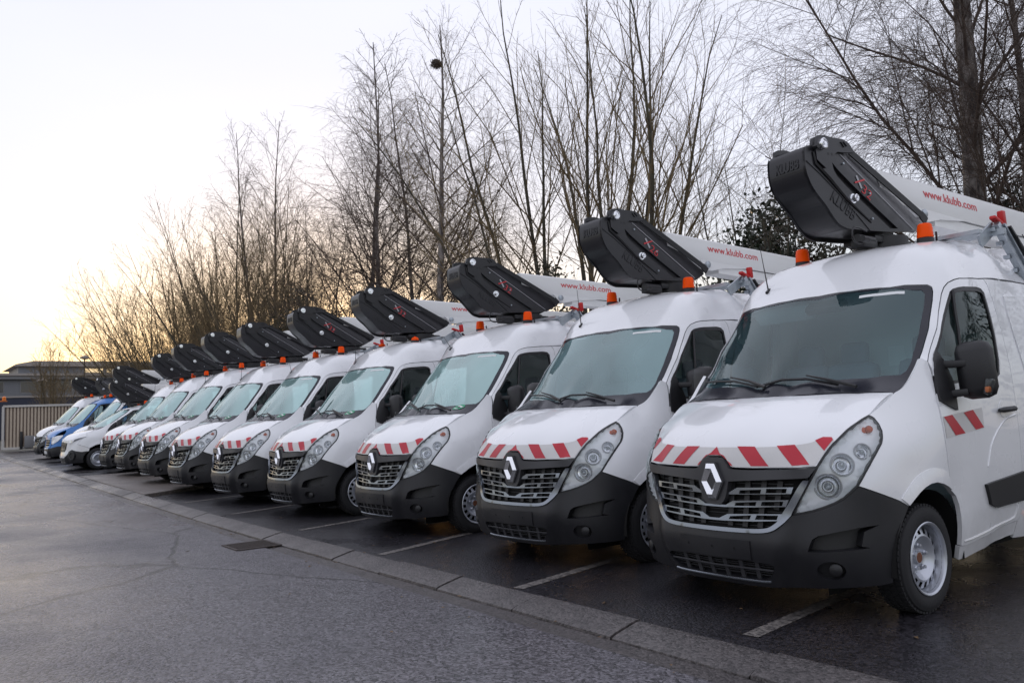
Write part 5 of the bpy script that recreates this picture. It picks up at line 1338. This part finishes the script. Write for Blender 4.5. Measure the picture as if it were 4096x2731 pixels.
# evergreen and scrub behind the roofs
bush('ivy_bush', 'dark glossy ivy bush beside the nearest lift head', G(-8.7,13.0), (2.7,2.2,5.0), 9500, 'leaf_dark', 101)
bush('ivy_bush', 'dark evergreen clump between the shrubs and the twin birch', G(-29.6,13.2), (4.2,2.4,6.6), 9000, 'leaf_dark', 102)
bush('ivy_bush', 'dark evergreen mass behind the boom of the nearest van', G(-4.6,15.5), (5.0,2.5,5.3), 10000, 'leaf_dark', 103)
for i, (x, w, h, lb) in enumerate(((-1.5,5,4.4,'scrub behind the ladder bracket at the right edge'), (-7.0,4,3.9,'scrub behind the turret of the nearest van'), (-11.3,4,3.8,'scrub behind the boom of the second van'), (-15.4,4.5,4.9,'scrub round the feet of the tall cluster'), (-19.6,4.5,4.1,'scrub under the birch with the nest'), (-24.2,5,4.3,'scrub under the twin birch'), (-34.5,6,3.3,'scrub under the left shrubs'), (-41.5,6,2.8,'scrub at the far end of the left shrubs'))):
    bush('scrub_bush', 'dull brown green '+lb, G(x,12.6), (w,2.2,h), 4200, 'leaf_brown' if i % 2 else 'leaf_dark', 120+i, group='scrub along the back of the yard')

# ------------------------------------------------------------------ the row of vans, from the nearest to the farthest
GV = 'white vans with black lift heads parked in a row'
def place(v, x, y, rz, z=None):
    v.location = (x, y, gz(x)-.0 if z is None else z); v.rotation_euler = (0, 0, rz); return v
v1 = place(make_van('nearest white lift van with red chevrons, K32 on its lift head, at the right edge', GV, antenna=1, model='32', screen='windscreen'), -3.5299, 4.4797, -.0243)
v2 = place(make_van('second nearest white lift van, with K26 on its lift head', GV, antenna=1, model='26', screen='windscreen_pale'), -5.9799, 4.6731, .0332)
v3 = place(make_van('third nearest white lift van, with a green disc on its windscreen and backward aerial', GV, antenna=2, disc=True), -8.8864, 4.8014, -.0089)
v4 = place(make_van('fourth nearest white lift van, with low dome beacons and a green windscreen disc', GV, antenna=1, disc=True, beacon_style=1), -11.701, 4.760, -.010)
v5 = place(dup(v3), -14.328, 4.766, .006); v5['label'] = 'fifth nearest white lift van, standing just right of the raised brown slab'
v6s = make_van('sixth nearest white lift van, straddling the near edge of the raised slab', GV, antenna=1, disc=True, detail=False)
v6 = place(v6s, -17.106, 4.779, .008)
v7 = place(dup(v6), -19.77, 4.843, .012, gz(-19.77)+.05); v7['label'] = 'seventh nearest white lift van, in the middle of the raised slab'
v8 = place(dup(v6), -23.089, 5.063, .017, gz(-23.1)+.05); v8['label'] = 'eighth nearest white lift van, at the far edge of the raised slab'
v9 = place(dup(v6), -26.1, 5.27, 0); v9['label'] = 'ninth white van, last with red chevrons, half hidden beside the low white van'
def warp_low(P):
    P = np.array(P, float); z = P[:, 2].copy()
    P[:, 1] = P[:, 1]+.30*np.clip((z-1.3)/.85, 0, 1); P[:, 0] *= .945
    P[:, 2] = np.interp(z, [0, 1.0, 1.4, 2.15, 2.62, 5], [0, .97, 1.24, 1.85, 1.98, 4.36]); return P
def warp_blue(P):
    P = np.array(P, float); z = P[:, 2].copy()
    P[:, 1] = P[:, 1]+.12*np.clip((z-1.3)/.85, 0, 1); P[:, 0] *= .965
    P[:, 2] = np.interp(z, [0, 1.0, 1.4, 2.15, 2.62, 5], [0, 1.0, 1.34, 2.20, 2.46, 4.84]); return P
v10 = place(make_van('low white van with black lower bumper, left of the chevron vans', GV, style='trafic', warp=warp_low, chevrons=False, detail=False, up=-.64, boomtxt=True), -29.3, 4.75, 0)
v11 = place(make_van('tall white van with no chevrons between the blue van and the low white van', GV, chevrons=False, detail=False), -32.2, 5.45, 0)
v12 = make_van('bright blue van with three-bar grille near the far end of the row', 'other vans at the far end', style='sprinter', warp=warp_blue, paint='blue', chevrons=False, detail=False, head=True, up=-.17)
for o in v12.children:
    if o.name.split('.')[0] in ('lift_head', 'boom', 'turret'):
        R_ = Matrix.Translation((-.05, 2.6, 0)) @ Matrix.Rotation(math.radians(-58), 4, 'Z') @ Matrix.Translation((.05, -2.6, 0))
        for q in [o]+list(o.children):
            me = q.data; me.transform(R_)
place(v12, -36.2, 5.3, 0)
v13 = place(dup(v11), -40.2, 5.47, .02); v13['label'] = 'farthest white van, at the left end of the row before the cream gate'
